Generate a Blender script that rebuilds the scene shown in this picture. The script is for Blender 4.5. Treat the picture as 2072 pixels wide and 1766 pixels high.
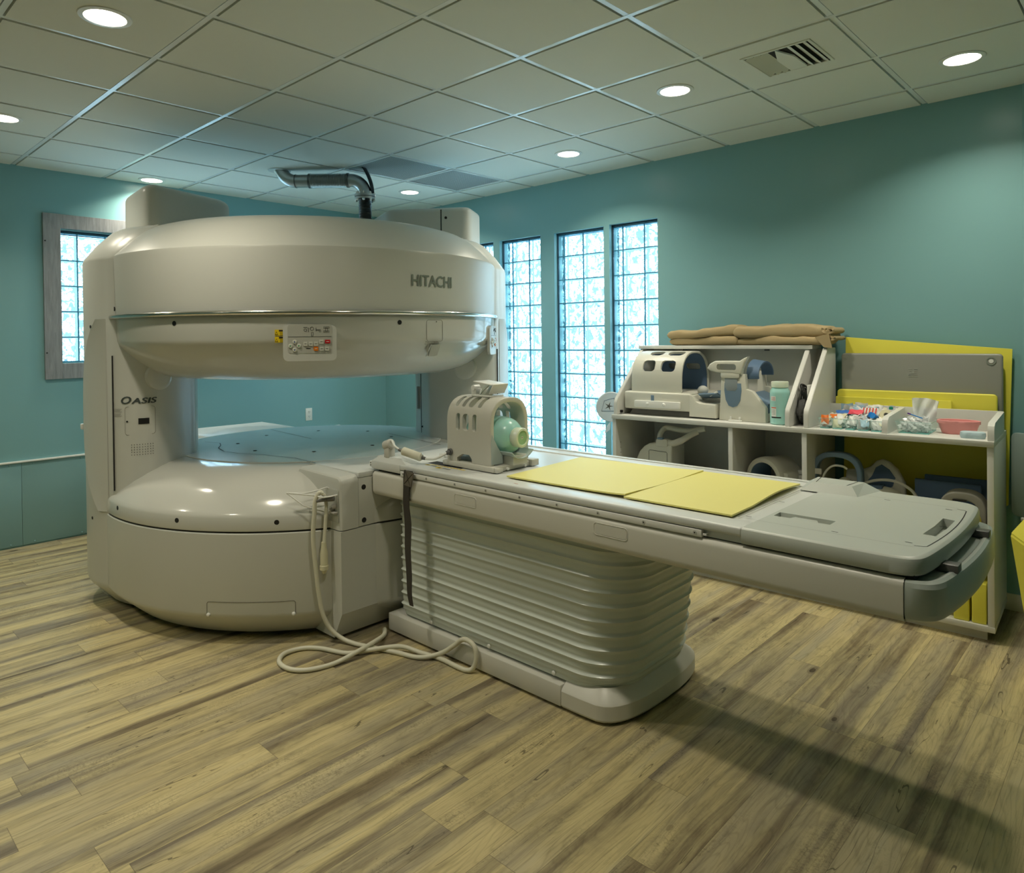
import bpy, bmesh, math, random
from mathutils import Vector, Matrix
PI = math.pi
random.seed(7)
for o in list(bpy.data.objects):
    bpy.data.objects.remove(o)
SC = bpy.context.scene
COL = SC.collection

# ---------------------------------------------------------------- camera
cd = bpy.data.cameras.new('camera')
cam = bpy.data.objects.new('camera', cd)
COL.objects.link(cam)
cd.sensor_fit = 'HORIZONTAL'; cd.sensor_width = 36.0
cd.lens = 36.0 * 1412.886 / 2072.0
cd.shift_x = 9.912 / 2072.0
cd.shift_y = -185.81 / 2072.0
cd.clip_start = 0.05
_yaw, _pit, _rol = 2.32822456, -0.00895952, -0.01184254
_f = Vector((math.cos(_yaw) * math.cos(_pit), math.sin(_yaw) * math.cos(_pit), math.sin(_pit)))
_r = _f.cross(Vector((0, 0, 1))).normalized(); _u = _r.cross(_f)
_r2 = _r * math.cos(_rol) + _u * math.sin(_rol); _u2 = _u * math.cos(_rol) - _r * math.sin(_rol)
cam.matrix_world = Matrix(((_r2.x, _u2.x, -_f.x, 6.25563), (_r2.y, _u2.y, -_f.y, -4.66199), (_r2.z, _u2.z, -_f.z, 1.52), (0, 0, 0, 1)))
SC.camera = cam

# ---------------------------------------------------------------- view, world
SC.view_settings.view_transform = 'Standard'
SC.view_settings.look = 'None'
SC.view_settings.gamma = 1.0
SC.view_settings.use_curve_mapping = False
SC.view_settings.exposure = 0.0
try:
    SC.cycles.use_denoising = True
    SC.cycles.max_bounces = 8
    SC.cycles.diffuse_bounces = 5
    SC.cycles.transparent_max_bounces = 12
    SC.cycles.caustics_reflective = False
    SC.cycles.caustics_refractive = False
    SC.cycles.sample_clamp_indirect = 6.0
except Exception:
    pass
W = bpy.data.worlds.new('world'); SC.world = W; W.use_nodes = True
_nt = W.node_tree
_bg = _nt.nodes['Background']
_bg.inputs[0].default_value = (0.58, 0.84, 1.0, 1); _bg.inputs[1].default_value = 11.0
LAMP = (1.0, 0.92, 0.74)
LAMP_E = 14.0
LAMP_W = 10.5
# daylight portals for the glass block windows (x0,x1 on the right wall; y0,y1 on the left wall)
WINS = [(2.993, 3.437, 0.35, 2.425), (2.420, 2.937, 0.35, 2.420), (1.768, 2.263, 0.35, 2.422), (1.180, 1.685, 0.35, 2.425)]
LWIN = (-3.094, -1.660, 1.37, 2.405)
def portal(name, loc, rot, sx, sy):
    l = bpy.data.lights.new(name, 'AREA'); l.shape = 'RECTANGLE'; l.size = sx; l.size_y = sy
    l.cycles.is_portal = True
    o = bpy.data.objects.new(name, l); COL.objects.link(o); o.location = loc; o.rotation_euler = rot
    return o
for _i, (a, b, c, d) in enumerate(WINS):
    portal('window_light', ((a + b) / 2, 0.14, (c + d) / 2), (-PI / 2, 0, 0), b - a, d - c)
portal('window_light', (-0.14, (LWIN[0] + LWIN[1]) / 2, (LWIN[2] + LWIN[3]) / 2), (0, -PI / 2, 0), LWIN[3] - LWIN[2], LWIN[1] - LWIN[0])

# ---------------------------------------------------------------- materials
def lin(c):
    c = c / 255.0
    return c / 12.92 if c <= 0.04045 else ((c + 0.055) / 1.055) ** 2.4
def S(r, g, b): return (lin(r), lin(g), lin(b))
class NT:
    def __init__(s, m): s.m = m; s.t = m.node_tree; s.n = s.t.nodes; s.l = s.t.links; s.b = s.n['Principled BSDF']
    def add(s, typ, **k):
        n = s.n.new(typ)
        for a, v in k.items(): setattr(n, a, v)
        return n
    def set(s, sock, v):
        if hasattr(v, 'links') or isinstance(v, bpy.types.NodeSocket): s.l.new(v, sock)
        else: sock.default_value = v
    def math(s, op, a, b=None, c=None):
        n = s.add('ShaderNodeMath', operation=op)
        for i, v in enumerate((a, b, c)):
            if v is not None: s.set(n.inputs[i], v)
        return n.outputs[0]
    def noise(s, vec, scale, detail=3, rough=0.5, dist=0.0):
        n = s.add('ShaderNodeTexNoise'); s.set(n.inputs['Vector'], vec)
        n.inputs['Scale'].default_value = scale; n.inputs['Detail'].default_value = detail
        n.inputs['Roughness'].default_value = rough; n.inputs['Distortion'].default_value = dist
        return n.outputs['Fac']
    def coord(s, kind='Object'): return s.add('ShaderNodeTexCoord').outputs[kind]
    def mapping(s, vec, scale=(1, 1, 1), loc=(0, 0, 0)):
        n = s.add('ShaderNodeMapping'); s.set(n.inputs[0], vec)
        n.inputs['Scale'].default_value = scale; n.inputs['Location'].default_value = loc
        return n.outputs[0]
    def ramp(s, fac, stops):
        n = s.add('ShaderNodeValToRGB'); s.set(n.inputs[0], fac)
        e = n.color_ramp.elements
        while len(e) < len(stops): e.new(0.5)
        for i, (p, c) in enumerate(stops):
            e[i].position = p; e[i].color = (*c, 1) if len(c) == 3 else c
        return n.outputs[0]
    def mix(s, f, a, b, blend='MIX'):
        n = s.add('ShaderNodeMix', data_type='RGBA', blend_type=blend)
        s.set(n.inputs[0], f)
        for sk, v in ((n.inputs[6], a), (n.inputs[7], b)):
            if isinstance(v, tuple): sk.default_value = (*v, 1) if len(v) == 3 else v
            else: s.l.new(v, sk)
        return n.outputs[2]
    def bump(s, h, strength=0.2, dist=0.01):
        n = s.add('ShaderNodeBump'); s.set(n.inputs['Height'], h)
        n.inputs['Strength'].default_value = strength; n.inputs['Distance'].default_value = dist
        s.l.new(n.outputs[0], s.b.inputs['Normal'])
def mat(name, col, rough=0.5, metal=0.0, spec=0.5, bump=None, var=0.0, trans=0.0, ior=1.45, alpha=1.0, coat=0.0, sss=0.0):
    m = bpy.data.materials.new(name); m.use_nodes = True
    N = NT(m); b = N.b
    b.inputs['Base Color'].default_value = (*col, 1)
    b.inputs['Roughness'].default_value = rough; b.inputs['Metallic'].default_value = metal
    b.inputs['Specular IOR Level'].default_value = spec; b.inputs['IOR'].default_value = ior
    b.inputs['Transmission Weight'].default_value = trans; b.inputs['Alpha'].default_value = alpha
    b.inputs['Coat Weight'].default_value = coat; b.inputs['Coat Roughness'].default_value = 0.08
    if sss: b.inputs['Subsurface Weight'].default_value = sss; b.inputs['Subsurface Scale'].default_value = 0.02
    co = N.coord()
    if var:
        f = N.noise(co, 3.0, 4)
        c = N.mix(f, tuple(x * (1 - var) for x in col), tuple(min(1, x * (1 + var)) for x in col))
        N.l.new(c, b.inputs['Base Color'])
    if bump:
        N.bump(N.noise(co, bump[0], 3), bump[1], 0.002)
    return m
M = {}
M['wall'] = mat('teal_paint', S(127, 171, 174), 0.30, spec=0.4, bump=(180, 0.06), var=0.02)
M['cream'] = mat('cream_enamel', (0.58, 0.585, 0.54), 0.33, spec=0.5, bump=(500, 0.02))
M['creamgloss'] = mat('cream_gloss_enamel', (0.59, 0.592, 0.545), 0.14, spec=0.5, coat=0.3)
M['deck'] = mat('deck_gloss', (0.74, 0.75, 0.72), 0.16, spec=0.5, coat=0.2)
M['white'] = mat('white_plastic', (0.78, 0.78, 0.74), 0.35)
M['tbl'] = mat('table_enamel', (0.64, 0.63, 0.57), 0.36)
M['tbltop'] = mat('table_top_plastic', (0.66, 0.68, 0.66), 0.30)
M['foot'] = mat('grey_foot_panel', (0.50, 0.53, 0.49), 0.38)
M['black'] = mat('black_plastic', (0.012, 0.012, 0.012), 0.45)
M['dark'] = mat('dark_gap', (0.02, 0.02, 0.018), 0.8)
M['chrome'] = mat('polished_steel', (0.72, 0.70, 0.66), 0.16, 1.0)
M['tile'] = mat('ceiling_tile', (0.74, 0.76, 0.70), 0.85, spec=0.2, bump=(350, 0.12))
M['tbar'] = mat('ceiling_bar_enamel', (0.80, 0.83, 0.82), 0.22, spec=0.7)
M['steel'] = mat('brushed_steel', (0.55, 0.55, 0.54), 0.34, 1.0, bump=(60, 0.08), var=0.15)
M['darksteel'] = mat('dark_steel', (0.17, 0.17, 0.17), 0.35, 0.9)
M['yellow'] = mat('yellow_vinyl', S(226, 218, 84), 0.42, spec=0.4)
M['mat'] = mat('pale_yellow_mat', S(226, 218, 130), 0.55, bump=(30, 0.05))
M['lam'] = mat('grey_white_laminate', (0.66, 0.66, 0.62), 0.35)
M['edge'] = mat('grey_edge_band', (0.52, 0.52, 0.48), 0.4)

def emis(name, col, st):
    m = bpy.data.materials.new(name); m.use_nodes = True
    t = m.node_tree; t.nodes.remove(t.nodes['Principled BSDF'])
    e = t.nodes.new('ShaderNodeEmission'); e.inputs[0].default_value = (*col, 1); e.inputs[1].default_value = st
    t.links.new(e.outputs[0], t.nodes['Material Output'].inputs[0])
    return m
M['lens'] = emis('lamp_lens', LAMP, LAMP_E)

def floor_material():
    m = bpy.data.materials.new('vinyl_planks'); m.use_nodes = True
    N = NT(m); co = N.coord()
    sep = N.add('ShaderNodeSeparateXYZ'); N.l.new(co, sep.inputs[0])
    X, Y = sep.outputs[0], sep.outputs[1]
    pw, pl = 0.150, 1.22
    row = N.math('FLOOR', N.math('DIVIDE', X, pw))
    wn = N.add('ShaderNodeTexWhiteNoise', noise_dimensions='1D'); N.l.new(row, wn.inputs['W'])
    yy = N.math('ADD', N.math('DIVIDE', Y, pl), wn.outputs['Value'])
    idx = N.math('FLOOR', yy)
    cmb = N.add('ShaderNodeCombineXYZ'); N.l.new(row, cmb.inputs[0]); N.l.new(idx, cmb.inputs[1])
    wn2 = N.add('ShaderNodeTexWhiteNoise', noise_dimensions='2D'); N.l.new(cmb.outputs[0], wn2.inputs['Vector'])
    rnd = wn2.outputs['Value']
    # offset the grain per plank
    sc = N.add('ShaderNodeVectorMath', operation='SCALE'); N.l.new(wn2.outputs['Color'], sc.inputs[0]); sc.inputs['Scale'].default_value = 37.0
    ad = N.add('ShaderNodeVectorMath', operation='ADD'); N.l.new(co, ad.inputs[0]); N.l.new(sc.outputs[0], ad.inputs[1])
    v = ad.outputs[0]
    wob = N.noise(N.mapping(v, (1.2, 1.6, 1)), 1.0, 3)
    vw = N.add('ShaderNodeVectorMath', operation='MULTIPLY_ADD')
    cx = N.add('ShaderNodeCombineXYZ'); N.set(cx.inputs[0], N.math('MULTIPLY', N.math('SUBTRACT', wob, 0.5), 0.035))
    adv = N.add('ShaderNodeVectorMath', operation='ADD'); N.l.new(v, adv.inputs[0]); N.l.new(cx.outputs[0], adv.inputs[1])
    vv = adv.outputs[0]
    broad = N.noise(N.mapping(vv, (12, 0.38, 1)), 1.0, 2, 0.5)
    streak = N.noise(N.mapping(vv, (46, 1.6, 1)), 1.0, 5, 0.62, 0.4)
    fine = N.noise(N.mapping(vv, (150, 5.0, 1)), 1.0, 4, 0.6)
    blot = N.noise(N.mapping(v, (9, 4, 1)), 1.0, 6, 0.7, 1.2)
    t = N.math('ADD', N.math('MULTIPLY', broad, 0.78), N.math('MULTIPLY', streak, 0.20))
    t = N.math('ADD', t, N.math('MULTIPLY', N.math('SUBTRACT', rnd, 0.5), 0.09))
    t = N.math('ADD', t, N.math('MULTIPLY', N.math('SUBTRACT', blot, 0.5), 0.22))
    c = N.ramp(t, [(0.28, S(104, 92, 70)), (0.38, S(132, 119, 92)), (0.45, S(164, 152, 116)), (0.52, S(190, 175, 130)), (0.62, S(204, 189, 140)), (0.75, S(190, 181, 147))])
    # grey tinge on some planks
    gt = N.ramp(N.noise(N.mapping(v, (7, 0.9, 1), (3, 9, 0)), 1.0, 2), [(0.45, (0, 0, 0)), (0.62, (1, 1, 1))])
    c = N.mix(N.math('MULTIPLY', gt, 0.45), c, S(150, 144, 130))
    fd = N.ramp(fine, [(0.36, (0.76,) * 3), (0.50, (1,) * 3)])
    c = N.mix(1.0, c, fd, 'MULTIPLY')
    # cathedral grain drawn from the contours of stretched noise
    gn = N.noise(N.mapping(vv, (6.5, 0.75, 1), (2, 7, 0)), 1.0, 2, 0.45)
    gl = N.math('FRACT', N.math('MULTIPLY', gn, 26.0))
    glr = N.ramp(gl, [(0.0, (0.80,) * 3), (0.16, (1,) * 3), (0.80, (1,) * 3), (1.0, (0.84,) * 3)])
    c = N.mix(0.85, c, glr, 'MULTIPLY')
    # long hairline cracks
    cn = N.noise(N.mapping(vv, (9, 0.9, 1), (5, 3, 0)), 1.0, 3, 0.6)
    cl = N.math('ABSOLUTE', N.math('SUBTRACT', cn, 0.40))
    cm = N.math('MULTIPLY', N.math('LESS_THAN', cl, 0.0035), N.math('GREATER_THAN', N.noise(N.mapping(v, (6, 3, 1), (1, 4, 0)), 1.0, 2), 0.53))
    c = N.mix(N.math('MULTIPLY', cm, 0.65), c, S(52, 44, 32))
    # cracks along the grain
    cr = N.noise(N.mapping(vv, (75, 3.2, 1), (0, 5, 0)), 1.0, 4, 0.7, 1.0)
    crm = N.ramp(cr, [(0.30, (0.28,) * 3), (0.345, (1,) * 3)])
    c = N.mix(1.0, c, crm, 'MULTIPLY')
    # cross-grain weathering marks on some planks
    wm = N.noise(N.mapping(v, (55, 60, 1)), 1.0, 3, 0.7, 2.0)
    msk = N.ramp(N.noise(N.mapping(v, (8, 2.2, 1), (9, 1, 0)), 1.0, 3), [(0.54, (0, 0, 0)), (0.66, (1, 1, 1))])
    wmr = N.ramp(wm, [(0.36, (0.66,) * 3), (0.47, (1,) * 3), (0.62, (1.12,) * 3)])
    c = N.mix(N.math('MULTIPLY', msk, 0.9), c, N.mix(1.0, c, wmr, 'MULTIPLY'))
    # knots
    vo = N.add('ShaderNodeTexVoronoi', feature='F1'); N.l.new(N.mapping(v, (5.5, 2.6, 1)), vo.inputs['Vector'])
    vo.inputs['Scale'].default_value = 1.0
    vsep = N.add('ShaderNodeSeparateColor'); N.l.new(vo.outputs['Color'], vsep.inputs[0])
    d = vo.outputs['Distance']
    sz = N.math('MULTIPLY', N.math('POWER', vsep.outputs[0], 5.0), 0.115)
    kn = N.math('LESS_THAN', d, sz)
    rg = N.math('LESS_THAN', d, N.math('MULTIPLY', sz, 1.6))
    c = N.mix(N.math('MULTIPLY', rg, 0.35), c, S(96, 82, 60))
    c = N.mix(N.math('MULTIPLY', kn, 0.75), c, S(60, 50, 38))
    # seams
    fx = N.math('FRACT', N.math('DIVIDE', X, pw)); fy = N.math('FRACT', yy)
    ex = N.math('MINIMUM', fx, N.math('SUBTRACT', 1.0, fx)); ey = N.math('MINIMUM', fy, N.math('SUBTRACT', 1.0, fy))
    sx = N.math('LESS_THAN', ex, 0.0055); sy = N.math('LESS_THAN', ey, 0.0008)
    sm = N.math('MAXIMUM', sx, sy)
    c = N.mix(N.math('MULTIPLY', sm, 0.55), c, S(70, 60, 45))
    N.l.new(c, N.b.inputs['Base Color'])
    rr = N.ramp(streak, [(0.3, (0.5,) * 3), (0.7, (0.36,) * 3)])
    N.l.new(rr, N.b.inputs['Roughness'])
    N.b.inputs['Specular IOR Level'].default_value = 0.35
    h = N.math('SUBTRACT', N.math('ADD', N.math('MULTIPLY', streak, 0.5), N.math('MULTIPLY', fine, 0.4)), N.math('MULTIPLY', sm, 0.6))
    N.bump(h, 0.25, 0.002)
    return m
M['floor'] = floor_material()

def glass_block_material(name, wavy):
    m = bpy.data.materials.new(name); m.use_nodes = True
    N = NT(m); co = N.coord()
    tr = N.add('ShaderNodeBsdfTransparent')
    if wavy:
        w1 = N.noise(co, 11.0, 1, 0.45, 1.0)
        w2 = N.noise(N.mapping(co, (1.2, 1.2, 0.8), (4, 4, 4)), 15.0, 1, 0.45, 1.2)
        k0 = (1.0,) * 3; k1 = (0.27, 0.32, 0.34); k2 = (0.20, 0.26, 0.28)
        w3 = N.noise(N.mapping(co, (1, 1, 0.8), (8, 2, 5)), 20.0, 2, 0.5, 0.8)
        r1 = N.ramp(w1, [(0.375, k0), (0.405, k1), (0.435, k0), (0.470, k0), (0.500, k2), (0.530, k0), (0.575, k0), (0.605, k1), (0.635, k0)])
        r2 = N.ramp(w2, [(0.430, k0), (0.460, k1), (0.490, k0), (0.540, k0), (0.570, k1), (0.600, k0)])
        r3 = N.ramp(w3, [(0.43, (0.33, 0.37, 0.39)), (0.50, k0)])
        c = N.mix(1.0, N.mix(1.0, r1, r2, 'DARKEN'), r3, 'DARKEN')
        N.l.new(c, tr.inputs[0])
    else:
        tr.inputs[0].default_value = (0.88, 0.94, 0.955, 1)
    gl = N.add('ShaderNodeBsdfGlossy'); gl.inputs[0].default_value = (0.9, 0.95, 1, 1); gl.inputs['Roughness'].default_value = 0.15
    mx = N.add('ShaderNodeMixShader'); mx.inputs[0].default_value = 0.04
    N.l.new(tr.outputs[0], mx.inputs[1]); N.l.new(gl.outputs[0], mx.inputs[2])
    N.l.new(mx.outputs[0], N.n['Material Output'].inputs[0])
    return m
M['glassblock'] = glass_block_material('wavy_glass_block', True)
M['glassrim'] = glass_block_material('glass_block_face', False)
M['blockrim'] = glass_block_material('glass_block_rim', False)
for _n in M['blockrim'].node_tree.nodes:
    if _n.type == 'BSDF_TRANSPARENT': _n.inputs[0].default_value = (0.34, 0.385, 0.40, 1)
def clear_material(name, col, mixf, rough=0.05):
    m = bpy.data.materials.new(name); m.use_nodes = True
    N = NT(m)
    tr = N.add('ShaderNodeBsdfTransparent'); tr.inputs[0].default_value = (*col, 1)
    N.b.inputs['Base Color'].default_value = (*col, 1); N.b.inputs['Roughness'].default_value = rough
    mx = N.add('ShaderNodeMixShader'); mx.inputs[0].default_value = mixf
    N.l.new(tr.outputs[0], mx.inputs[1]); N.l.new(N.b.outputs[0], mx.inputs[2])
    N.l.new(mx.outputs[0], N.n['Material Output'].inputs[0])
    return m
def wood_grey():
    m = bpy.data.materials.new('grey_woodgrain'); m.use_nodes = True
    N = NT(m); co = N.coord()
    g = N.noise(N.mapping(co, (1, 60, 6)), 1.0, 5, 0.6, 0.6)
    N.l.new(N.ramp(g, [(0.3, S(120, 122, 124)), (0.7, S(150, 152, 154))]), N.b.inputs['Base Color'])
    N.b.inputs['Roughness'].default_value = 0.5
    N.bump(g, 0.15, 0.002)
    return m
M['woodgrey'] = wood_grey()
def perf_material():
    m = bpy.data.materials.new('perforated_grille'); m.use_nodes = True
    N = NT(m); co = N.coord()
    vo = N.add('ShaderNodeTexVoronoi', feature='F1'); N.l.new(co, vo.inputs['Vector']); vo.inputs['Scale'].default_value = 80; vo.inputs['Randomness'].default_value = 0
    f = N.math('LESS_THAN', vo.outputs['Distance'], 0.36)
    N.l.new(N.mix(f, (0.42, 0.44, 0.43), (0.02, 0.02, 0.02)), N.b.inputs['Base Color'])
    N.b.inputs['Roughness'].default_value = 0.5
    return m
M['perf'] = perf_material()

# ---------------------------------------------------------------- mesh helpers
class MB:
    def __init__(s): s.bm = bmesh.new()
    def _merge(s, b2, mtx=None):
        if mtx is not None: b2.transform(mtx)
        tmp = bpy.data.meshes.new('t'); b2.to_mesh(tmp); b2.free()
        s.bm.from_mesh(tmp); bpy.data.meshes.remove(tmp)
        return s
    def box(s, x0, x1, y0, y1, z0, z1, bev=0.0, seg=2, mtx=None, mi=0):
        b = bmesh.new(); bmesh.ops.create_cube(b, size=1.0)
        for v in b.verts:
            v.co = Vector(((x0 + x1) / 2 + v.co.x * (x1 - x0), (y0 + y1) / 2 + v.co.y * (y1 - y0), (z0 + z1) / 2 + v.co.z * (z1 - z0)))
        if bev: bmesh.ops.bevel(b, geom=b.edges[:], offset=bev, segments=seg, profile=0.5, affect='EDGES', clamp_overlap=True)
        for f in b.faces: f.material_index = mi
        return s._merge(b, mtx)
    def prism(s, pts, z0, z1, bev=0.0, seg=2, mtx=None, bev_bottom=True, mi=0):
        b = bmesh.new()
        lo = [b.verts.new((x, y, z0)) for x, y in pts]; hi = [b.verts.new((x, y, z1)) for x, y in pts]
        n = len(pts)
        b.faces.new(lo[::-1]); b.faces.new(hi)
        for i in range(n): b.faces.new((lo[i], lo[(i + 1) % n], hi[(i + 1) % n], hi[i]))
        bmesh.ops.recalc_face_normals(b, faces=b.faces[:])
        if bev:
            ed = [e for e in b.edges if abs(e.verts[0].co.z - e.verts[1].co.z) < 1e-6 and (bev_bottom or e.verts[0].co.z > (z0 + z1) / 2)]
            bmesh.ops.bevel(b, geom=ed, offset=bev, segments=seg, profile=0.5, affect='EDGES', clamp_overlap=True)
        for f in b.faces: f.material_index = mi
        return s._merge(b, mtx)
    def lathe(s, prof, seg=48, c=(0, 0, 0), a0=0.0, a1=2 * PI, mtx=None, close=True, mi=0):
        b = bmesh.new(); full = abs(a1 - a0 - 2 * PI) < 1e-6
        n = seg if full else seg + 1
        rings = []
        for r, z in prof:
            if r < 1e-6: rings.append([b.verts.new((c[0], c[1], c[2] + z))])
            else: rings.append([b.verts.new((c[0] + r * math.cos(a0 + (a1 - a0) * i / seg), c[1] + r * math.sin(a0 + (a1 - a0) * i / seg), c[2] + z)) for i in range(n)])
        for A, B in zip(rings[:-1], rings[1:]):
            for i in range(seg):
                j = (i + 1) % n
                if len(A) == 1 and len(B) == 1: continue
                if len(A) == 1: b.faces.new((A[0], B[j], B[i]))
                elif len(B) == 1: b.faces.new((A[i], A[j], B[0]))
                else: b.faces.new((A[i], A[j], B[j], B[i]))
        if close:
            for R in (rings[0], rings[-1]):
                if len(R) > 2 and full: b.faces.new(R)
        bmesh.ops.recalc_face_normals(b, faces=b.faces[:])
        for f in b.faces: f.material_index = mi
        return s._merge(b, mtx)
    def cyl(s, p0, p1, r, seg=16, r1=None, bev=0.0, mi=0):
        p0, p1 = Vector(p0), Vector(p1); d = p1 - p0; L = d.length
        q = d.to_track_quat('Z', 'Y').to_matrix().to_4x4()
        r1 = r if r1 is None else r1
        pr = [(r, 0), (r1, L)] if not bev else [(r - bev, 0), (r, bev), (r1, L - bev), (r1 - bev, L)]
        return s.lathe([(0, 0)] + pr + [(0, L)], seg, mtx=Matrix.Translation(p0) @ q, mi=mi)
    def tube(s, path, r, seg=10, closed=False, ridge=None, mi=0):
        P = [Vector(p) for p in path]; n = len(P); b = bmesh.new(); rings = []
        up = Vector((0, 0, 1)); T0 = (P[1] - P[0]).normalized()
        if abs(T0.dot(up)) > 0.95: up = Vector((1, 0, 0))
        N0 = (up - T0 * up.dot(T0)).normalized()
        for i in range(n):
            if closed: T = (P[(i + 1) % n] - P[i - 1]).normalized()
            else: T = (P[min(i + 1, n - 1)] - P[max(i - 1, 0)]).normalized()
            N0 = (N0 - T * N0.dot(T)).normalized(); B = T.cross(N0)
            rr = r[i] if isinstance(r, (list, tuple)) else r
            if ridge: rr = rr + ridge * (i % 2)
            rings.append([b.verts.new(P[i] + (N0 * math.cos(2 * PI * k / seg) + B * math.sin(2 * PI * k / seg)) * rr) for k in range(seg)])
        m_ = n if closed else n - 1
        for i in range(m_):
            A, C = rings[i], rings[(i + 1) % n]
            for k in range(seg): b.faces.new((A[k], A[(k + 1) % seg], C[(k + 1) % seg], C[k]))
        if not closed: b.faces.new(rings[0][::-1]); b.faces.new(rings[-1])
        for f in b.faces: f.material_index = mi
        return s._merge(b)
    def sphere(s, c, r, sc=(1, 1, 1), seg=20, mi=0):
        b = bmesh.new(); bmesh.ops.create_uvsphere(b, u_segments=seg, v_segments=seg // 2 + 2, radius=r)
        for f in b.faces: f.material_index = mi
        return s._merge(b, Matrix.Translation(c) @ Matrix.Diagonal((*sc, 1)))
    def grid(s, fn, nu, nv, th=0.0, mi=0, cu=False):
        # surface fn(u,v) for u,v in 0..1; optional thickness along normals
        b = bmesh.new()
        V = [[b.verts.new(fn(i / nu, j / nv)) for j in range(nv + 1)] for i in range(nu + (0 if cu else 1))]
        for i in range(nu):
            for j in range(nv):
                b.faces.new((V[i][j], V[(i + 1) % len(V)][j], V[(i + 1) % len(V)][j + 1], V[i][j + 1]))
        if th:
            bmesh.ops.recalc_face_normals(b, faces=b.faces[:])
            bmesh.ops.solidify(b, geom=b.faces[:], thickness=th)
        for f in b.faces: f.material_index = mi
        return s._merge(b)
    def raw(s, verts, faces, mtx=None, mi=0):
        b = bmesh.new(); V = [b.verts.new(v) for v in verts]
        for f in faces:
            try: b.faces.new([V[i] for i in f]).material_index = mi
            except ValueError: pass
        return s._merge(b, mtx)
    def warp(s, fn):
        for v in s.bm.verts: v.co = fn(v.co)
        return s
    def build(s, name, mats, parent=None, ang=32, loc=None, flat=False):
        me = bpy.data.meshes.new(name)
        bmesh.ops.remove_doubles(s.bm, verts=s.bm.verts[:], dist=1e-5)
        for f in s.bm.faces: f.smooth = not flat
        ca = math.radians(ang)
        for e in s.bm.edges:
            if len(e.link_faces) == 2 and e.calc_face_angle(0) > ca: e.smooth = False
        s.bm.to_mesh(me); s.bm.free()
        for m_ in (mats if isinstance(mats, (list, tuple)) else [mats]): me.materials.append(m_)
        o = bpy.data.objects.new(name, me); COL.objects.link(o)
        if parent is not None: o.parent = parent
        if loc is not None: o.location = loc
        return o
def tag(o, label, cat, group=None, kind=None):
    o['label'] = label; o['category'] = cat
    if group: o['group'] = group
    if kind: o['kind'] = kind
    return o
def struct(o): o['kind'] = 'structure'; return o
def empty(name, loc=(0, 0, 0), rz=0.0):
    o = bpy.data.objects.new(name, None); COL.objects.link(o); o.location = loc; o.rotation_euler = (0, 0, rz); o.empty_display_size = 0.1
    return o
def copy_tree(o, parent=None):
    c = o.copy(); COL.objects.link(c)
    if parent is not None: c.parent = parent
    for ch in list(o.children): copy_tree(ch, c)
    return c
def rrect(w, h, r, n=5, cx=0, cy=0):
    pts = []
    for sx, sy, a in ((1, 1, 0), (-1, 1, 90), (-1, -1, 180), (1, -1, 270)):
        for i in range(n + 1):
            t = math.radians(a + 90 * i / n)
            pts.append((cx + sx * (w / 2 - r) + r * math.cos(t), cy + sy * (h / 2 - r) + r * math.sin(t)))
    return pts
def text_geo(txt, size, ext=0.0, spacing=1.0):
    cu = bpy.data.curves.new('t', 'FONT'); cu.body = txt; cu.size = size; cu.extrude = ext; cu.space_character = spacing; cu.resolution_u = 3
    cu.align_x = 'CENTER'; cu.align_y = 'CENTER'
    o = bpy.data.objects.new('t', cu); COL.objects.link(o)
    dg = bpy.context.evaluated_depsgraph_get(); me = bpy.data.meshes.new_from_object(o.evaluated_get(dg))
    v = [tuple(x.co) for x in me.vertices]; f = [tuple(p.vertices) for p in me.polygons]
    bpy.data.objects.remove(o); bpy.data.meshes.remove(me)
    return v, f
def smooth_path(pts, n=8):
    # catmull-rom
    P = [Vector(p) for p in pts]; out = []
    for i in range(len(P) - 1):
        p0 = P[max(i - 1, 0)]; p1 = P[i]; p2 = P[i + 1]; p3 = P[min(i + 2, len(P) - 1)]
        for k in range(n):
            t = k / n
            out.append(0.5 * ((2 * p1) + (p2 - p0) * t + (2 * p0 - 5 * p1 + 4 * p2 - p3) * t * t + (3 * p1 - p0 - 3 * p2 + p3) * t ** 3))
    out.append(P[-1]); return out
# ================================================================ ROOM
H = 2.863
TS = 0.6096
GX = [0.3506 + k * TS for k in range(-1, 15)]          # tee lines x = const
GY = [-(0.3408 + k * TS) for k in range(-1, 13)]       # tee lines y = const
RX, RY = 8.5, -7.5
AX = 5.69                                              # where the right wall ends and the angled wall starts
ADX, ADY = 0.82, -0.57
aL = (RX - AX) / ADX
AY = ADY * aL

b = MB().box(-0.2, RX + 0.2, RY - 0.2, 0.3, -0.1, 0.0)
struct(b.build('floor', M['floor']))

def wall_cut(axis, lo, hi, wins, th, m, name):
    # wall slab on plane 0 with rectangular openings; axis 'x': along x at y 0..th ; axis 'y': along y at x -th..0
    b = MB()
    def bx(a, c, z0, z1):
        if axis == 'x': b.box(a, c, 0, th, z0, z1)
        else: b.box(-th, 0, a, c, z0, z1)
    cur = lo
    for (a, c, z0, z1) in sorted(wins):
        bx(cur, a, 0, H + 0.05); bx(a, c, 0, z0); bx(a, c, z1, H + 0.05); cur = c
    bx(cur, hi, 0, H + 0.05)
    return struct(b.build(name, m, flat=True))
wall_cut('x', -0.14, AX, WINS, 0.14, M['wall'], 'wall_right')
wall_cut('y', RY, 0.0, [(LWIN[0], LWIN[1], LWIN[2], LWIN[3])], 0.14, M['wall'], 'wall_left')
b = MB().prism([(AX, 0), (RX, AY), (RX + 0.1, AY + 0.12), (AX + 0.07, 0.14), (AX, 0.14)], 0, H + 0.05)
struct(b.build('wall_angled', M['wall'], flat=True))
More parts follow.
